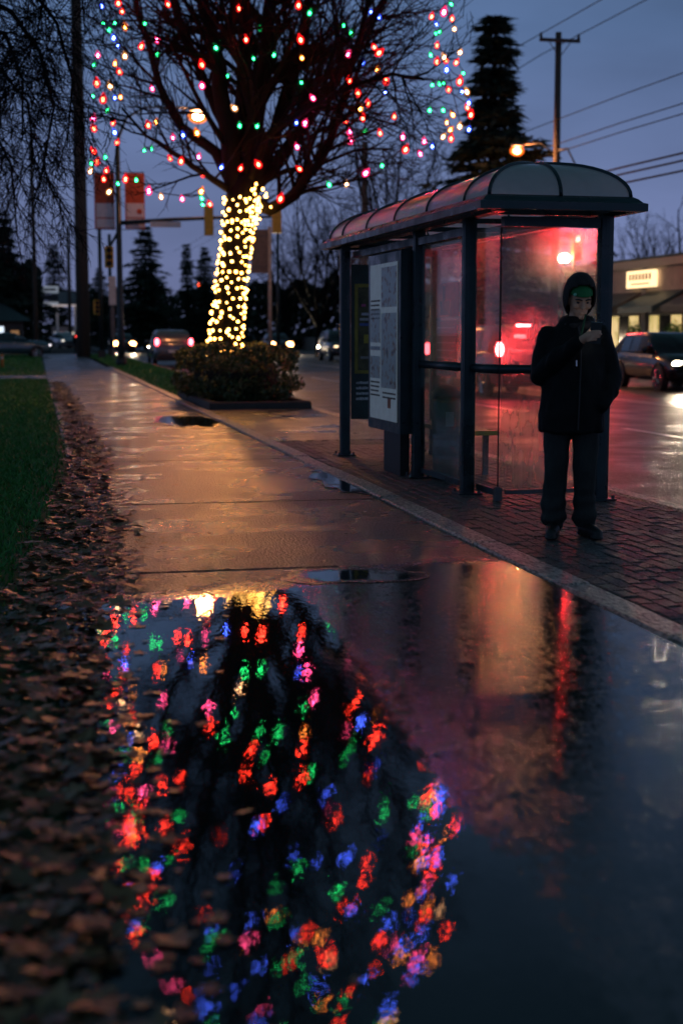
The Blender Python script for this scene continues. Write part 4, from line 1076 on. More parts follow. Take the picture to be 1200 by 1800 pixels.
# overhanging tree at the left edge
lt = tag(empty('overhanging_tree', (-3.6, 21.5, 0)), 'leafless tree at left edge with thin drooping branches over the lawn', 'tree'); L0 = lt.location.copy()
lb = MB(); r = random.Random(41)
mb = MB(); mb.tube([(0,0,-.1), (.05,.1,2), (.15,.1,4.2), (.3,.2,7.5), (.4,.3,10)], [.32, .25, .2, .15, .1], 10); mb.build('trunk', M['bark'], lt, True)
prl = dict(seg=[6, 6, 5, 4], jit=.10, up=[-.01, -.05, -.09, -.06], max=3, kids=[0, 8, 6, 0], ang=38, lr=.5, rmin=.006, t0=.1)
for px in ([(-120,-120),(-40,-90),(40,-40),(100,40),(128,140),(118,260)], [(-150,0),(-60,-20),(20,20),(70,90),(95,190),(70,330)], [(-160,120),(-80,90),(-10,110),(50,180),(60,290)],
           [(-120,-260),(0,-240),(90,-180),(140,-70),(150,60)], [(-170,220),(-90,190),(-20,210),(20,290),(30,400)], [(-150,60),(-70,30),(10,60),(40,140),(40,240)], [(-150,-60),(-60,-110),(30,-90),(80,-20),(60,90)]):
    dd = r.uniform(-2.5, 2.0); n = len(px); path = [P(u, v, 21.5 + dd * i / n) - L0 for i, (u, v) in enumerate(px)]
    rr = [max(.010, .05 * (1 - .8*i/(n-1))) for i in range(n)]
    mb = MB(); mb.tube([Vector((.2, .15, path[0].z - .6))] + path, [.06] + rr, 6); mb.build('limb', M['bark'], lt, True)
    kk = 22
    for k in range(kk):
        t = .12 + .87 * (k + r.random()) / kk; i = min(n-2, int(t*(n-1))); q = path[i].lerp(path[i+1], t*(n-1)-i); d_ = (path[i+1]-path[i]).normalized()
        ax = rot_about(d_.orthogonal().normalized(), d_, r.uniform(0, 6.28)); grow(lb, q, rot_about(d_, ax, R(r.gauss(45, 12))), r.uniform(.7, 1.6), .012, 1, r, prl)
o = lb.build('branches', M['twig'], lt); o['kind'] = 'stuff'

# dark shrub belt far behind, a mass
def belt(name, label, u0, u1, d, v0, v1, n, seed):
    r = random.Random(seed); mb = MB()
    for _ in range(n):
        u = r.uniform(u0, u1); t = (u-u0)/(u1-u0); top = v0 + (v1-v0)*.18*(1+noise.noise(Vector((u*.035, seed, 0)))) * 1.2
        p = P(u, 600, d + r.uniform(-2, 2)); ht = P(u, top, d).z; z = -.15 + (ht + .15) * r.random() ** .8
        s0 = r.uniform(.16, .42); n1 = Vector((r.gauss(0,1), r.gauss(0,1), r.gauss(0,1))).normalized(); n2 = n1.orthogonal().normalized(); n3 = n1.cross(n2)
        q = Vector((p.x, p.y, z)); mb.add([tuple(q - n2*s0), tuple(q + n3*s0*.6), tuple(q + n2*s0), tuple(q - n3*s0*.6)], [(0,1,2,3)])
    o = mb.build(name, M['needle']); return tag(o, label, 'shrubs', kind='stuff')
belt('shrub_belt', 'dark mass of shrubs and trees behind the far road side', 395, 800, 128, 470, 600, 9000, 2)
belt('shrub_belt', 'dark mass of trees far behind the left junction', 150, 400, 175, 490, 600, 6000, 7)
belt('shrub_belt', 'dark mass of evergreens behind the left house', -60, 75, 125, 420, 600, 5000, 9)
lw = tag(empty('garden_wall', tuple(P(556, 611, 122).xy) + (-.2,)), 'low pale wall across the road left of the shelter', 'wall')
mb = MB()
for k in range(9): 
    mb = MB(); mb.box(-.15, .15, -7 + k*2.0, -5.02 + k*2.0, 0, 1.15, .03); mb.build('wall_block', M['strip'], lw)
mb = MB(); mb.box(-.2, .2, -7.05, 11.05, 1.155, 1.24); mb.build('coping', M['strip'], lw)

# ================================================================== POLES, SIGNALS, LAMPS
def pole_at(u, d, zb=-.02): 
    p = P(u, 600, d); return Vector((p.x, p.y, zb))
def lamp_light(name, kind, loc_, parent, energy, color, size=.15, target=None, cone=120, blend=.6):
    l = bpy.data.lights.new(name, kind); l.energy = energy; l.color = color; l.shadow_soft_size = size
    o = bpy.data.objects.new(name, l); col.objects.link(o); o.parent = parent; o.location = loc_
    if kind == 'SPOT':
        l.spot_size = R(cone); l.spot_blend = blend
        o.rotation_euler = Vector(target).to_track_quat('-Z', 'Y').to_euler()
    return o
# near-left wooden pole
def wood_pole(label, u, d, h, rad, arms=(), zb=-.05):
    b0 = pole_at(u, d, zb); o = tag(empty('utility_pole', tuple(b0)), label, 'utility pole')
    mb = MB(); mb.tube([(0,0,-.2), (.02,0,h*.5), (0,0,h)], [rad, rad*.86, rad*.68], 12); mb.build('pole', M['wood'], o, True)
    for z, hw in arms:
        ca = MB(); ca.box(-hw, hw, -.16 - rad*.3, -.05 - rad*.3, z-.06, z+.06); cao = ca.build('crossarm', M['wood'], o)
        for sx in (-.94, .94):
            i_ = MB(); i_.loft([[(sx*hw + r_*math.cos(6.2832*k/8), -.1 - rad*.3 + r_*math.sin(6.2832*k/8), zz) for k in range(8)] for zz, r_ in ((z+.06, .04), (z+.12, .07), (z+.17, .04), (z+.24, .06), (z+.27, .02))]); i_.build('insulator', M['black'], cao, True)
        for sx in (-1, 1):
            br = MB(); br.tube([(sx*hw*.55, -.11 - rad*.3, z-.05), (sx*.06, -.11 - rad*.3, z-.55)], .018, 5); br.build('brace', M['steel'], o)
    return o
wood_pole('thick wooden pole beside the sidewalk left of the signal mast', 147, 86, 24, .42)
wood_pole('thin dark pole left of the thick wooden pole', 64, 95, 14, .16)
wood_pole('distant thin pole above the pylon sign', 124, 150, 12.5, .22, ((11.6, .9),))
PX = P(971, 600, 56); UPX, UPY = PX.x, PX.y
up1 = wood_pole('utility pole with crossarm rising behind the shelter roof', 971, 56, P(971, 57, 56).z + .05, .17, ((P(971, 70, 56).z, .80),))
h_l = P(908, 262, 56).z
arm = MB(); ln_ = P(908, 262, 56) - PX; arm.tube([(0, 0, h_l - .25 + .05), (ln_.x*.4, ln_.y*.4, h_l + .28), (ln_.x*.85, ln_.y*.85, h_l + .22)], [.035, .03, .028], 8); arm.build('lamp_arm', M['steel'], up1, True)
hd_ = MB(); hd_.ell((ln_.x, ln_.y, h_l + .20), (.30, .20, .11), 12, 8); hd_.build('lamp_head', M['steel'], up1, True)
le = MB(); le.ell((ln_.x, ln_.y, h_l - .02), (.29, .22, .20), 12, 8); le.build('halo_bowl', shellmat('deep_amber_halo', (1, .16, .015), 2.6), up1, True)  # glowing shell added round the tube as the lamp's halo
le = MB(); le.ell((ln_.x, ln_.y, h_l - .02), (.17, .12, .12), 12, 8); le.build('lamp_tube', M['sodium2'], up1, True)
lamp_light('lamp_light', 'POINT', (ln_.x, ln_.y - .1, h_l - .12), up1, 1300, (1, .5, .18), .12)
a2 = MB(); a2.tube([(0, -.1, h_l + .0), (.35, -.25, h_l + .05), (.62, -.4, h_l - .55)], .04, 6); a2.build('guy_arm', M['steel'], up1, True)
# overhead wires along the street
def wire(label, u, v, dx=0.0, rad=.018, y0=-30, y1=200):
    p = P(u, v, 56); mb = MB(); pts = []
    for k in range(25):
        y = y0 + (y1 - y0) * k / 24; s = ((y - UPY) % 48) / 48; pts.append((p.x + dx, y, p.z - 1.2 * 4 * s * (1 - s) * .35))
    o = mb.tube(pts, rad, 5).build('overhead_wire', M['cable']); return tag(o, label, 'wire', 'overhead wires along the street')
wire('overhead wire fixed at the left end of the pole crossarm', 934, 62)
wire('overhead wire fixed at the right end of the pole crossarm', 1003, 62)
wire('upper overhead wire crossing the sky right of the pole, below the crossarm', 971, 205, .1)
wire('second overhead wire below the crossarm right of the pole', 971, 248, .1, .02)
wire('third overhead wire below the crossarm right of the pole', 971, 262, .14, .02)
wire('thick lower cable just above the shelter roof, uppermost of three', 971, 318, .1, .035)
wire('thick lower cable just above the shelter roof, middle of three', 971, 328, .16, .035)
wire('thick lower cable just above the shelter roof, lowest of three', 971, 343, .1, .035)

# signal mast with banners
SD = 62; b0 = pole_at(213, SD); sm = tag(empty('signal_mast', tuple(b0)), 'dark signal mast with two orange and white banners and a long arm of yellow signals', 'traffic signal')
def rel(u, v, d=SD): return P(u, v, d) - b0
top = rel(216, 262).z; 
mb = MB(); mb.tube([(0,0,-.1), (0,0,1.2), (0,0,top)], [.16, .14, .10], 12); mb.build('pole', M['darksteel'], sm, True)
mb = MB(); mb.tube([(0,0,0.0), (0,0,.35)], [.24, .22], 12); mb.build('base', M['darksteel'], sm, True)
lx = rel(348, 203); mb = MB()
mb.tube([(0,0,top-.1), (.06, 0, top + .5), (lx.x*.12, lx.y*.12, lx.z - .1), (lx.x*.35, lx.y*.35, lx.z + .35), (lx.x*.95, lx.y*.95, lx.z + .32)], [.09, .07, .06, .05, .045], 8); mb.build('lamp_arm', M['darksteel'], sm, True)
mb = MB(); mb.ell((lx.x, lx.y, lx.z + .26), (.42, .24, .13), 14, 8); mb.build('lamp_head', M['steel'], sm, True)
mb = MB(); mb.ell((lx.x, lx.y, lx.z - .02), (.44, .34, .32), 14, 8); mb.build('halo_bowl', shellmat('amber_halo', (1, .24, .03), 2.4), sm, True)  # amber shell that paints the halo around this lamp
mb = MB(); mb.ell((lx.x, lx.y, lx.z - .02), (.22, .17, .16), 12, 8); mb.build('lamp_tube', M['sodium'], sm, True)
lamp_light('lamp_light', 'SPOT', (lx.x, lx.y - .4, lx.z - .25), sm, 3000, (1, .38, .10), .22, (-.02, -1, -.30), 112, .6)
am = MB(); e1 = rel(496, 381); am.tube([rel(213, 392), rel(300, 386), rel(400, 382), e1], [.10, .085, .07, .05], 10); am.build('mast_arm', M['darksteel'], sm, True)
br = MB(); br.tube([rel(213, 398), rel(190, 440), rel(186, 452)], .06, 8); br.build('side_bracket', M['darksteel'], sm, True)
sp_ = MB(); c0 = rel(295, 394); sp_.box(c0.x-.75, c0.x+.55, c0.y-.08, c0.y-.05, c0.z-.14, c0.z+.10); sp_.build('street_name_plate', M['white'], sm)
M['ban_o'] = pm('banner_orange', (.55, .085, .03), .7, var=.2); M['ban_w'] = pm('banner_white', (.80, .68, .66), .7, var=.08)
for (u0, u1, dot) in ((165, 203, False), (219, 256, True)):
    a, b_ = rel(u0, 304), rel(u1, 402); zz = b_.z + (a.z - b_.z) * .46
    bo = MB(); bo.box(a.x, b_.x, a.y-.012, a.y+.012, b_.z, a.z); bo = bo.build('banner', M['ban_o'], sm)
    q = MB(); q.box(a.x+.07, b_.x-.04, a.y-.018, a.y-.013, b_.z+.05, b_.z + (zz-b_.z)*.40); q.build('white_field', M['ban_w'], bo)
    q = MB(); q.box(a.x+.07, b_.x-.04, a.y-.018, a.y-.013, b_.z + (zz-b_.z)*.45, zz); q.build('white_field', M['ban_w'], bo)
    if dot:
        q = MB(); cx_, cz_ = a.x + (b_.x-a.x)*.72, b_.z + (zz-b_.z)*.68
        q.tube([(cx_, a.y-.022, cz_), (cx_, a.y-.019, cz_)], .12, 14); q.build('emblem', M['ban_o'], bo)
    for zz_ in (a.z + .03, b_.z - .03):
        rd = MB(); rd.tube([(0, 0, zz_), (b_.x if a.x > 0 else a.x, a.y, zz_)], .02, 6); rd.build('banner_rod', M['darksteel'], sm)
def signal(c, parent, lit=None, face=-1, h=1.1, back=True):
    s_ = MB(); s_.box(c.x-.19, c.x+.19, c.y-.12, c.y+.12, c.z-h/2, c.z+h/2, .03); hd = s_.build('signal_head', M['yellow'], parent)
    for k in range(3):
        zc = c.z + (1-k)*h*.31; yv = c.y + face*.125
        v_ = MB(); v_.tube([(c.x, yv, zc), (c.x, yv + face*.02, zc)], .12, 14); v_.build('lens', lit if (lit and k == 0) else M['black'], hd)
        vis = MB(); n = 10; ro = [[(c.x + .135*math.cos(math.pi*i/(n-1)), yv + face*dy, zc + .135*math.sin(math.pi*i/(n-1))) for i in range(n)] for dy in (0, .2)]
        vis.loft(ro, False, False); vis.build('visor', M['yellow'], hd)
    return hd
# the arm's heads face the cross traffic beyond: we see their yellow backs
signal(rel(367, 388), sm, None, 1, 1.25); signal(rel(486, 389), sm, None, 1, 1.0)
signal(rel(192, 452) + Vector((0, 0, 0)), sm, None, -1, .9)
signal(rel(162, 452) + Vector((-.0, 0, 0)), sm, None, -1, .55) if False else None
# second slim signal posts behind it
for u, d, h, lab in ((179, 80, 8.2, 'dark slim signal post behind the left banner'), (196, 88, 7.4, 'dark slim post just right of the slim signal post'),):
    b1 = pole_at(u, d); o = tag(empty('signal_post', tuple(b1)), lab, 'post')
    mb = MB(); mb.tube([(0,0,-.1), (0,0,h)], [.13, .10], 10); mb.build('pole', M['darksteel'], o, True)
    if u == 179: signal(P(171, 540, d) - b1, o, None, -1, .8)
    bx_ = MB(); bx_.box(-.2, .2, -.16, .16, 0, .5, .03); bx_.build('base_box', M['darksteel'], o)
b1 = pole_at(199, 76); o = tag(empty('sign_post', tuple(b1)), 'narrow post with tall pale sign plate beside the signal mast', 'sign')
mb = MB(); mb.tube([(0,0,-.1), (0,0,4.2)], .05, 8); mb.build('post', M['steel'], o); mb = MB(); mb.box(-.17, .2, -.08, -.055, 2.9, 4.4); mb.build('plate', M['white'], o); mb = MB(); mb.box(-.1, .12, -.08, -.055, 1.2, 2.75); mb.build('plate', M['steel'], o)
# big plain board on a pale post, seen from the back
b1 = pole_at(475, 70); o = tag(empty('road_sign', tuple(b1)), 'plain grey back of a large road sign on a pale post', 'road sign')
q0, q1 = P(441, 403, 70) - b1, P(474, 480, 70) - b1
mb = MB(); mb.tube([(0,0,-.1), (0,0,P(475, 398, 70).z)], .09, 10); mb.build('post', pm('pale_post', (.36, .33, .28), .6), o, True)
mb = MB(); mb.box(q0.x, q1.x-.04, q0.y-.02, q0.y+.02, q1.z, q0.z); bo = mb.build('board', pm('sign_back_grey', (.13, .12, .115), .6, .2), o)
for zz in (q1.z + .3, q0.z - .3):
    mb = MB(); mb.box(q0.x+.03, q1.x+.06, q0.y-.045, q0.y-.022, zz-.03, zz+.03); mb.build('batten', M['steel'], bo)
b1 = pole_at(489, 84); o = tag(empty('signal_post', tuple(b1)), 'dark green slim post right of the plain road sign', 'post')
mb = MB(); mb.tube([(0,0,-.1), (0,0,P(489, 402, 84).z)], [.11, .08], 10); mb.build('pole', M['darksteel'], o, True); mb = MB(); mb.box(-.2, .2, -.2, .2, 0, .4, .03); mb.build('base_box', M['darksteel'], o)
b1 = pole_at(640, 74); o = tag(empty('utility_pole', tuple(b1)), 'dark pole rising from behind the shelter roof left of the spruce', 'utility pole')
mb = MB(); mb.tube([(0,0,-.2), (0,0,P(640, 250, 74).z)], [.2, .15], 10); mb.build('pole', M['wood'], o, True); mb = MB(); mb.tube([(0, 0, P(640, 262, 74).z), (.9, 0, P(640, 250, 74).z)], .03, 6); mb.build('arm', M['steel'], o)
b1 = pole_at(350, 150); o = tag(empty('far_signal', tuple(b1)), 'far red signal light just left of the golden trunk', 'traffic signal')
zc = P(350, 499, 150).z
mb = MB(); mb.tube([(0,0,-.1), (0,0,zc + .6)], .09, 8); mb.build('pole', M['darksteel'], o, True)
signal(Vector((0, -.25, zc - .34)), o, emit('red_signal_far', (1, .10, .06), 70), -1, 1.1)

# red signal across the road, shining through the misted end pane
b1 = pole_at(1005, 62, -.03); rs = tag(empty('red_signal', tuple(b1)), 'red traffic signal glowing through the misted shelter glass', 'traffic signal')
zc = P(1005, 420, 62).z
mb = MB(); mb.tube([(0,0,-.1), (0,0,zc + .1)], [.11, .08], 10); mb.build('pole', M['darksteel'], rs, True)
c_ = Vector((0, -.30, zc - .34)); signal(c_, rs, emit('red_signal_lit', (1, .05, .04), 60), -1, 1.1)
tgt = Vector((4.2, 11.4, 0.9)) - (b1 + Vector((0, 0, zc)))
lamp_light('signal_beam', 'SPOT', (0, -.62, zc), rs, 1700, (1, .02, .02), .14, tgt, 40, .9)
b1 = pole_at(988, 62, -.03); gl = tag(empty('lamp_post', tuple(b1)), 'lamp post with warm white globe seen through the misted shelter glass', 'street lamp')
zc = P(988, 453, 62).z
mb = MB(); mb.tube([(0,0,-.1), (0,0,zc - .2)], [.08, .05], 10); mb.build('pole', M['darksteel'], gl, True)
mb = MB(); mb.tube([(0,0,zc-.25), (0,0,zc-.17)], [.07, .12], 10); mb.build('collar', M['darksteel'], gl)
mb = MB(); mb.ell((0, 0, zc), (.25, .25, .2), 14, 10); mb.build('globe', emit('globe_lit', (1, .72, .42), 70), gl, True)
lamp_light('globe_light', 'POINT', (0, 0, zc), gl, 3000, (1, .66, .36), .2)

# ================================================================== VEHICLES
def make_car(name, label, loc_, heading, paint, L=4.6, W=1.8, H=1.5, kind='suv', front=None, rear=None, group=None, hood_z=1.0, chmsl=False, beam=0.0, tail_z=None):
    """front of the car towards local -Y"""
    o = tag(empty(name, loc_, heading), label, 'car', group)
    hw = W / 2; hl = L / 2; zb = hood_z
    def sec(y, w, z0, z1, crown):
        p = [(-w*.86, z0), (-w*.98, z0+.12), (-w, z0+.30), (-w*.985, z1-.22), (-w*.95, z1-.07), (-w*.84, z1), (-w*.4, z1+crown), (w*.4, z1+crown), (w*.84, z1), (w*.95, z1-.07), (w*.985, z1-.22), (w, z0+.30), (w*.98, z0+.12), (w*.86, z0)]
        return [(x, y, z) for x, z in p]
    g = .22 if kind != 'suv' else .26
    st = [(-hl, .78, g+.12, zb-.28, .0), (-hl+.06, .88, g+.03, zb-.20, .02), (-hl+.35, .97, g, zb-.09, .03), (-hl+1.1, 1.0, g, zb, .03), (-hl+1.5, 1.0, g, zb+.02, .0), (0, 1.0, g, zb+.03, 0), (hl-1.0, 1.0, g, zb+.06, 0), (hl-.3, .97, g, zb+.06, .02), (hl-.05, .90, g+.05, zb, .02), (hl, .80, g+.15, zb-.10, 0)]
    mb = MB(); mb.loft([sec(y, hw*k, z0, z1, c) for y, k, z0, z1, c in st]); body = mb.build('body', paint, o, True); fixn(body)
    # greenhouse
    if kind == 'sedan': ys = [(-hl+1.35, zb, .90), (-hl+2.05, H-.04, .72), (-hl+2.6, H, .72), (hl-1.55, H-.05, .71), (hl-.75, zb+.08, .86)]
    else: ys = [(-hl+1.25, zb, .92), (-hl+1.95, H-.05, .76), (-hl+2.5, H, .76), (hl-.75, H-.04, .75), (hl-.18, zb+.06, .88)]
    rings = []
    for y, zt, k in ys:
        zt = max(zt, zb + .05); f = (zt - zb) / (H - zb)
        wb = hw*.94; wt = hw*(.94 + (k - .94) * f)
        rings.append([(-wb, y, zb-.03), (-wt, y, zt - .05*f), (-wt*.86, y, zt), (wt*.86, y, zt), (wt, y, zt - .05*f), (wb, y, zb-.03)])
    mb = MB(); mb.loft(rings); rf = mb.build('roof', paint, o, True); fixn(rf)
    def quad(nm, pts, mat, par=o, off=.006):
        a, b_, c, d = [Vector(p) for p in pts]; n = (b_ - a).cross(d - a).normalized()
        ctr = (a+b_+c+d)/4
        if n.dot(ctr - Vector((0, 0, zb))) < 0: n = -n
        q = [p + n*off for p in (a,b_,c,d)]; t = [p - n*.004 for p in (a,b_,c,d)]
        mb = MB(); mb.add([tuple(x) for x in q + t], [(0,1,2,3),(7,6,5,4),(0,4,5,1),(1,5,6,2),(2,6,7,3),(3,7,4,0)]); return fixn(mb.build(nm, mat, par))
    def gh(i, j, f):  # point along the ring edges
        return Vector(rings[i][j])
    def L3(a, b_, t): return Vector(a).lerp(Vector(b_), t)
    def window(r0, r1, nm, s0=.0, s1=1.0, low=.10, high=.92):
        for sd in (0, 1):
            j0, j1 = (0, 1) if sd == 0 else (5, 4)
            A, B, C, D = rings[r0][j0], rings[r1][j0], rings[r1][j1], rings[r0][j1]
            b0_, b1_ = L3(A, B, s0), L3(A, B, s1); t0_, t1_ = L3(D, C, s0), L3(D, C, s1)
            quad(nm, [L3(b0_, t0_, low), L3(b1_, t1_, low), L3(b1_, t1_, high), L3(b0_, t0_, high)], M['carglass'])
    A, B, C, D = rings[0][0], rings[0][5], rings[1][4], rings[1][1]
    quad('windscreen', [L3(A, B, .06) + (L3(D, C, .06) - L3(A, B, .06))*.10, L3(A, B, .94) + (L3(D, C, .94) - L3(A, B, .94))*.10, L3(D, C, .90)*1.0, L3(D, C, .10)], M['carglass'], o, .012)
    A, B, C, D = rings[4][0], rings[4][5], rings[3][4], rings[3][1]
    quad('rear_window', [L3(A, B, .08) + (L3(D, C, .08) - L3(A, B, .08))*.18, L3(A, B, .92) + (L3(D, C, .92) - L3(A, B, .92))*.18, L3(D, C, .88) + (L3(A, B, .9) - L3(D, C, .9))*.06, L3(D, C, .12) + (L3(A, B, .1) - L3(D, C, .1))*.06], M['carglass'], o, .012)
    window(1, 2, 'side_window', .1, .98); window(2, 3, 'side_window', .03, .47); window(2, 3, 'side_window', .52, .97)
    for sd in (-1, 1):
        for yy in (-hl + .86, hl - .92):
            wr = .335 if kind == 'suv' else .31; x = sd*(hw - .10)
            w_ = empty('wheel', (x, yy, wr)); w_.parent = o
            n = 20; prof_ = [(-.11, wr*.80), (-.10, wr*.96), (-.05, wr), (.05, wr), (.10, wr*.96), (.11, wr*.80)]
            mb = MB(); mb.loft([[(xx, r_*math.cos(6.2832*k/n), r_*math.sin(6.2832*k/n)) for k in range(n)] for xx, r_ in prof_]); mb.build('tyre', M['rubber'], w_, True)
            rim = MB(); xs = sd*.112
            rim.tube([(sd*.100, 0, 0), (xs + sd*.006, 0, 0)], .06, 10)
            for k in range(5):
                a = 6.2832*k/5; e_ = Vector((0, math.cos(a), math.sin(a)))
                rim.tube([Vector((xs, 0, 0)), Vector((xs, 0, 0)) + e_*wr*.74], [.035, .045], 5)
            rim.tube([Vector((xs - sd*.012, math.cos(6.2832*k/n)*wr*.74, math.sin(6.2832*k/n)*wr*.74)) for k in range(n+1)], .02, 5)
            rim.build('rim', M['chrome'], w_)
            ar = MB(); ar.tube([(sd*(hw*.993), yy + (wr+.06)*math.cos(math.pi*k/12), wr + (wr+.06)*math.sin(math.pi*k/12)) for k in range(13)], .03, 5); ar.build('wheel_arch', M['black'], o)
            wl = MB(); wl.tube([(sd*(hw*.80), yy, wr+.02), (sd*(hw*1.001), yy, wr+.02)], wr + .05, 18); wl.build('wheel_well', M['black'], o)
        hl_ = MB(); hl_.ell((sd*hw*.70, -hl+.10, zb-.27), ((.26, .13, .19) if front is M['head'] else (.17, .10, .075)), 12, 8); hl_.build('headlight', front or M['chrome'], o, True)
        tz = tail_z or (zb - .12)
        tl_ = MB(); tl_.ell((sd*hw*.84, hl-.06, tz), (.10, .09, .17 if kind == 'suv' else .09), 12, 8); tl_.build('tail_light', rear or M['tail_off'], o, True)
        mi = MB(); mi.ell((sd*(hw+.09), -hl+1.62, zb+.08), (.11, .06, .08), 10, 6); mi.build('mirror', paint, o, True)
        for yy in (-.25, .75):
            dh = MB(); dh.box(sd*hw*.992 - .015, sd*hw*.992 + .015, yy, yy+.18, zb-.14, zb-.11); dh.build('door_handle', M['chrome'], o)
    gr = MB(); gr.box(-hw*.42, hw*.42, -hl-.012, -hl+.02, g+.22, zb-.34); gr.build('grille', M['black'], o)
    lp = MB(); lp.box(-.26, .26, hl-.03, hl+.012, zb-.42, zb-.30); lp.build('licence_plate', M['white'], o)
    bp = MB(); bp.box(-hw*.8, hw*.8, hl-.10, hl+.03, g+.14, g+.30, .02); bp.build('bumper', M['black'], o)
    if chmsl:
        cb = MB(); cb.box(-.16, .16, hl-.62, hl-.50, H-.03, H+.02); cb.build('high_brake_light', rear, o)
    if beam:
        for sd in (-1, 1): lamp_light('headlight_beam', 'SPOT', (sd*hw*.70, -hl-.06, zb-.27), o, beam, (1, .80, .55), .07, (0, -1, -.035), 70, .7)
    return o
paint = lambda n, c, r_=.25: pm('paint_' + n, c, r_, .35, var=.08, coat=.8)
G0 = ROADZ
make_car('parked_suv', 'dark wet suv with lit headlight driving towards us right of the person', (17.25, 37.2, G0), R(-3), pm('paint_black', (.006, .007, .008), .2, 0, var=.1, coat=.3), 4.7, 1.85, 1.56, 'suv', emit('suv_head', (1, .78, .52), 60), M['tail_off'], None, 1.0, False, 260)
bpy.data.objects['parked_suv'].name = 'suv'
make_car('car', 'car with glowing brake lights seen through the misted end pane', (11.45, 34.6, G0), R(180), paint('red', (.10, .012, .012)), 4.6, 1.8, 1.72, 'suv', None, M['brake'], None, 1.08, True, 0, 1.15)
make_car('car', 'car farther ahead with red tail light seen through the narrow shelter pane', (11.5, 41.2, G0), R(180), paint('grey', (.07, .07, .075)), 4.6, 1.8, 1.6, 'suv', None, M['tail'], None, 1.05, False, 0, 1.10)
make_car('car', 'pale grey car seen from behind between signal mast and golden trunk', (6.15, 68.2, G0), R(180), paint('silver', (.09, .11, .12)), 4.6, 1.85, 1.68, 'suv', None, M['tail'], None, 1.05, False, 0, 1.12)
make_car('car', 'oncoming car with two bright headlights just right of the golden trunk', (17.0, 103, G0), 0, paint('dark', (.03, .03, .035)), 4.6, 1.8, 1.5, 'sedan', M['head'], M['tail_off'], None, .98, False, 1500)
make_car('car', 'dark oncoming car showing at the left end of the shelter', (16.7, 79, G0), 0, paint('dark2', (.02, .022, .025)), 4.6, 1.85, 1.7, 'suv', emit('dim_head', (1, .7, .4), 3), M['tail_off'], None, 1.05)
make_car('car', 'far oncoming car whose headlights shine between the signal posts', (6.4, 112, G0), R(2), paint('dark3', (.03, .03, .03)), 4.5, 1.8, 1.5, 'sedan', M['head'], M['tail_off'], None, .98, False, 500)
make_car('car', 'blue green parked car side on at the far left edge', tuple(P(18, 600, 84).xy) + (-.015,), R(97), paint('teal', (.05, .12, .15)), 4.6, 1.8, 1.46, 'sedan', emit('teal_head', (.95, .85, .9), 2.2), M['tail_off'], None, .98)
make_car('car', 'distant pale parked car beyond the junction left of the wooden pole', tuple(P(112, 600, 135).xy) + (-.02,), R(15), paint('pale', (.4, .42, .45)), 4.5, 1.8, 1.5, 'sedan', emit('far_head', (1, .9, .8), 2), M['tail_off'], None, .98)

# far pedestrian
fp = tag(empty('person', tuple(P(135, 600, 106).xy) + (-.12,)), 'distant pedestrian in dark clothes with a small red light on the far sidewalk', 'person')
b = MB(); b.ell((0, 0, 1.62), (.085, .10, .125), 14, 10); b.limb([(0,0,1.5), (0,0,1.4)], [.06, .07]); b.loft([ring(z, 0, a, c) for z, a, c in ((.85, .15, .11), (1.1, .18, .13), (1.35, .21, .13), (1.46, .12, .09))])
for s in (-1, 1):
    b.limb([(s*.2, 0, 1.38), (s*.26, .03, 1.1), (s*.25, -.05, .85)], [.06, .05, .04]); b.limb([(s*.09, 0, .9), (s*.10, s*.1, .5), (s*.10, s*.2, .06)], [.09, .07, .05]); b.limb([(s*.10, s*.2, .05), (s*.10, s*.2-.14, .04)], [.045, .04])
voxel(b, 'body', M['jacket'], fp, .025, 2)
mb = MB(); mb.ell((0, -.17, 1.28), (.07, .03, .07), 10, 8); mb.build('red_lamp', emit('ped_red', (1, .06, .05), 5), fp, True)

# ================================================================== BUILDINGS
FX = 26.7
sp = tag(empty('shop_row', (FX, 60, -.1)), 'row of pale single storey shops with awnings and a lit sign across the road', 'building')
M['stucco'] = pm('pale_stucco', (.46, .38, .34), .85, var=.15, vs_=3, bump=.1, coord='Object')
M['trim'] = pm('pale_trim', (.42, .37, .33), .7, var=.1)
M['awn1'] = pm('grey_awning', (.09, .085, .085), .6, var=.25); M['awn2'] = pm('teal_awning', (.035, .07, .08), .5, var=.25)
M['litwin'], _nt, _b = newmat('lit_shop_window')
_v = tex(_nt, 'ShaderNodeTexVoronoi', 3.2, 'Object', stretch=(1, 1, .7)); _r = _nt.nodes.new('ShaderNodeValToRGB')
_r.color_ramp.elements[0].color = (.10, .05, .015, 1); _r.color_ramp.elements[1].color = (1, .70, .26, 1); _e = _r.color_ramp.elements.new(.45); _e.color = (.55, .42, .08, 1)
_sp = _nt.nodes.new('ShaderNodeSeparateColor'); _nt.links.new(_v.outputs['Color'], _sp.inputs[0]); _nt.links.new(_sp.outputs[0], _r.inputs[0]); _nt.links.new(_r.outputs[0], _b.inputs['Emission Color']); _b.inputs['Emission Strength'].default_value = .75; M['dimwin'] = emit('dim_shop_window', (.7, .8, .3), .35)
def shb(nm, mat, x0, x1, y0, y1, z0, z1, par=sp, ch=0): mb = MB(); mb.box(x0, x1, y0-60, y1-60, z0, z1, ch); return mb.build(nm, mat, par)
BT = 4.75
shb('wall', M['stucco'], 0, 9, 46, 100, 0, BT - .35)
shb('cornice', M['trim'], -.22, 9.1, 45.9, 100.1, BT - .345, BT); shb('roof_edge', M['black'], -.1, 9, 45.95, 100, BT + .002, BT + .12)
for k in range(12): shb('pilaster', M['trim'], -.12, -.004, 46.6 + k*4.45, 47.1 + k*4.45, 0, BT - .36)
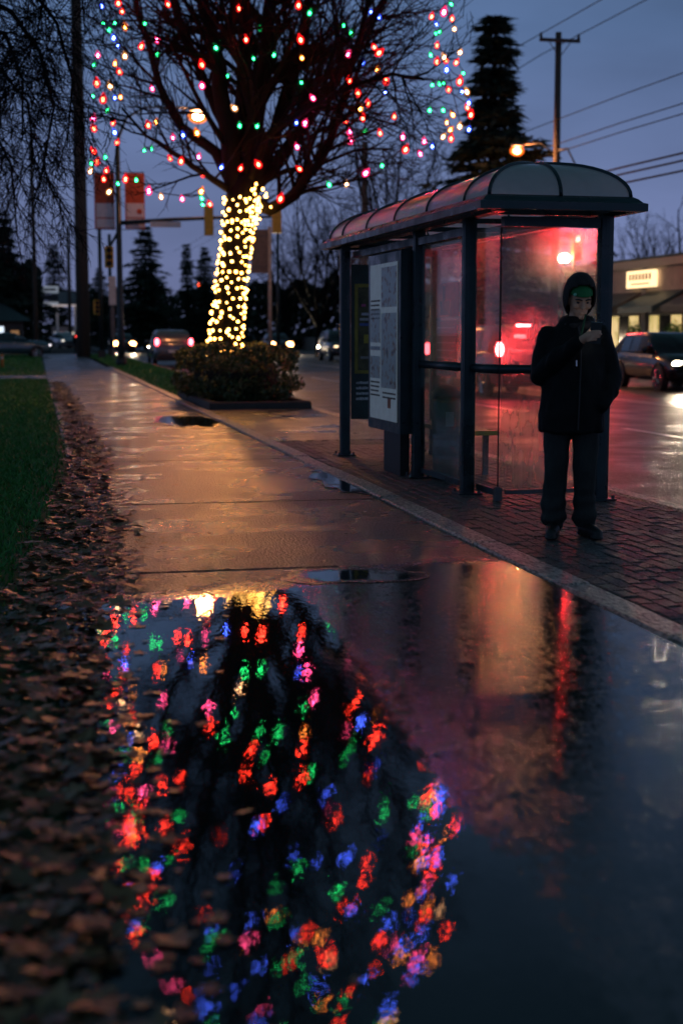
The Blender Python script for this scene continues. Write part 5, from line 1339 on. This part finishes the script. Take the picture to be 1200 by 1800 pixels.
for k in range(12):
    y0 = 47.4 + k*4.45
    wf = shb('window', M['black'], -.05, -.004, y0, y0 + 3.4, .55, 2.35)
    lit = (k in (2, 3, 5)); 
    for q in range(3): shb('pane', M['litwin'] if (lit and q != 1) else M['dimwin'] if k == 1 else M['carglass'], -.06, -.052, y0 + .08 + q*1.12, y0 + 1.08 + q*1.12, .62, 2.28, wf)
    aw = MB(); y1 = y0 + 3.5; y0 -= .1
    aw.add([(-.005, y0-60, 3.35), (-1.5, y0-60, 2.62), (-1.5, y1-60, 2.62), (-.005, y1-60, 3.35), (-.005, y0-60, 3.30), (-1.5, y0-60, 2.36), (-1.5, y1-60, 2.36), (-.005, y1-60, 3.30)], [(0,1,2,3),(7,6,5,4),(1,5,6,2),(0,4,5,1),(3,2,6,7),(0,3,7,4)])
    fixn(aw.build('awning', M['awn1'] if k % 2 else M['awn2'], sp))
    shb('panel_recess', M['stucco'], -.03, -.004, y0 + .4, y1 - .4, 3.55, 4.25)
sg = shb('lit_sign', emit('sign_face', (1, .68, .34), 1.9), -.30, -.14, 58.7, 61.7, 3.52, 4.28)
for (a, b_, c, d) in ((58.62, 61.78, 4.285, 4.33), (58.62, 61.78, 3.47, 3.515)): shb('sign_frame', M['black'], -.32, -.12, a, b_, c, d, sg)
rl = random.Random(2)
for k in range(7):
    y = 61.4 - k*.36; shb('letter', M['white'] if False else pm('sign_letter%d' % k, (.35, .12, .04), .6), -.312, -.302, y - .20, y, 3.86, 4.14, sg)
shb('letter_rule', pm('sign_rule', (.5, .2, .06), .6), -.312, -.302, 59.2, 61.2, 3.66, 3.72, sg)
tg = MB(); rr_ = random.Random(8)
# plants in the shop window
for yy in (59.4, 55.2):
    pl = tag(empty('potted_shrub', (FX - .9, yy, -.03)), 'green potted shrub under the %s awning of the shop row' % ('grey' if yy > 57 else 'teal'), 'plant')
    mb = MB(); mb.loft([[(r_*math.cos(6.2832*k/12), r_*math.sin(6.2832*k/12), z) for k in range(12)] for z, r_ in ((0, .18), (.4, .25), (.42, .22))]); mb.build('pot', M['joint'], pl)
    lf = MB()
    for _ in range(500):
        d_ = Vector((rr_.gauss(0,1), rr_.gauss(0,1), rr_.gauss(0,1))).normalized(); q = Vector((0, 0, 1.2)) + Vector((d_.x*.42, d_.y*.42, d_.z*.8)) * rr_.random()**.4; n2 = d_.orthogonal().normalized()*.07; n3 = d_.cross(n2).normalized()*.05
        lf.add([tuple(q-n2), tuple(q+n3), tuple(q+n2), tuple(q-n3)], [(0,1,2,3)])
    o = lf.build('foliage', M['grass'], pl); o['kind'] = 'stuff'
    mb = MB(); mb.tube([(0,0,.3), (0,0,1.2)], .03, 6); mb.build('stem', M['bark'], pl)
# left house
hp0 = P(8, 600, 108); hs = tag(empty('house', (hp0.x, hp0.y, -.1)), 'low dark house with grey roof and a few lit windows at the far left edge', 'building')
mb = MB(); mb.box(-9, 1.4, 0, 8, 0, 2.45); mb.build('wall', pm('house_wall', (.10, .085, .07), .8), hs)
mb = MB(); mb.add([(-9.6, -.8, 2.4), (2.1, -.8, 2.4), (2.1, 8.8, 2.4), (-9.6, 8.8, 2.4), (-6, 4, 4.6), (-1.4, 4, 4.6)], [(0,1,5,4),(1,2,5),(2,3,4,5),(3,0,4),(3,2,1,0)]); mb.build('roof', pm('house_roof', (.05, .07, .07), .6, var=.3), hs)
for x0, x1, z0, z1, e_ in ((-2.2, -1.3, .9, 2.0, ((1, .55, .25), .35)), (-.4, .0, .5, 2.0, ((.75, .85, 1), 1.2)), (.5, 1.1, .7, 1.7, ((1, .5, .2), .25)), (-4.2, -3.2, .9, 2.0, ((1, .6, .3), .3))):
    wf = MB(); wf.box(x0-.07, x1+.07, -.05, -.003, z0-.07, z1+.07); wf = wf.build('window', M['black'], hs)
    q = MB(); q.box(x0, x1, -.062, -.052, z0, z1); q.build('pane', emit('house_pane%d' % int(x0*10), *e_), wf)
dr = MB(); dr.box(-1.1, -.55, -.05, -.004, 0, 2.05); dr.build('door', M['wood'], hs)
# pylon sign and forecourt canopy at the far left
pb = pole_at(92, 150, -.1); py = tag(empty('pylon_sign', tuple(pb)), 'distant stacked white pylon sign between the two left poles', 'sign')
def pyb(nm, mat, u0, u1, v0, v1, y0=-.1, y1=.1, par=py):
    a, b_ = P(u0, v0, 150) - pb, P(u1, v1, 150) - pb; mb = MB(); mb.box(a.x, b_.x, y0, y1, b_.z, a.z); return mb.build(nm, mat, par)
for u in (78, 97): pyb('post', M['steel'], u, u+3, 505, 598)
s1 = pyb('sign_box', emit('pylon_face', (.7, .8, .95), .22, (.5, .5, .5)), 73, 103, 503, 515, -.2, .2); pyb('lettering', M['black'], 77, 99, 507, 511, -.215, -.203, s1)
s2 = pyb('sign_box', M['darksteel'], 73, 103, 518, 528, -.2, .2); s3 = pyb('sign_box', emit('pylon_face2', (.75, .8, .9), .25, (.5, .5, .5)), 73, 103, 531, 536, -.2, .2)
cb = pole_at(115, 158, -.1); fc = tag(empty('canopy', tuple(cb)), 'far filling station canopy with a lit underside left of the wooden pole', 'canopy')
a, b_ = P(90, 514, 158) - cb, P(142, 538, 158) - cb
mb = MB(); mb.box(a.x, b_.x, -3, 3, b_.z + .1, a.z); mb.build('fascia', pm('canopy_fascia', (.16, .2, .2), .6), fc)
mb = MB(); mb.box(a.x+.1, b_.x-.1, -2.9, 2.9, b_.z + .02, b_.z + .098); mb.build('soffit', emit('canopy_soffit', (.9, .75, .75), .5), fc)
for x in (a.x + .6, b_.x - .6): mb = MB(); mb.box(x-.15, x+.15, -.15, .15, 0, b_.z + .02); mb.build('column', M['white'], fc)
mb = MB(); mb.box(a.x, b_.x, 2.5, 2.7, 0, 2.2); wl = mb.build('shop_wall', pm('kiosk_wall', (.2, .2, .22), .7), fc)
for k in range(5):
    x = a.x + .3 + k*.6; mb = MB(); mb.box(x, x+.4, 2.44, 2.495, .5 + .2*(k % 2), 1.6); mb.build('window', emit('kiosk_win%d' % k, ((.9, .9, 1), (1, .6, .6), (.8, .9, 1), (1, .85, .7), (.9, .95, 1))[k], .7), wl)
# verge marker
for u, v, d, lab in ((3, 640, 60, 'small orange marker post at the left picture edge'), ):
    b1 = pole_at(u, d); o = tag(empty('marker_post', tuple(b1)), lab, 'post'); mb = MB(); mb.tube([(0,0,-.05), (0,0,.5), (0,0,.56)], [.07, .07, .03], 10); mb.build('post', pm('marker_orange', (.5, .2, .04), .6), o, True); mb = MB(); mb.tube([(0,0,.36), (0,0,.44)], .073, 10); mb.build('band', M['white'], o)
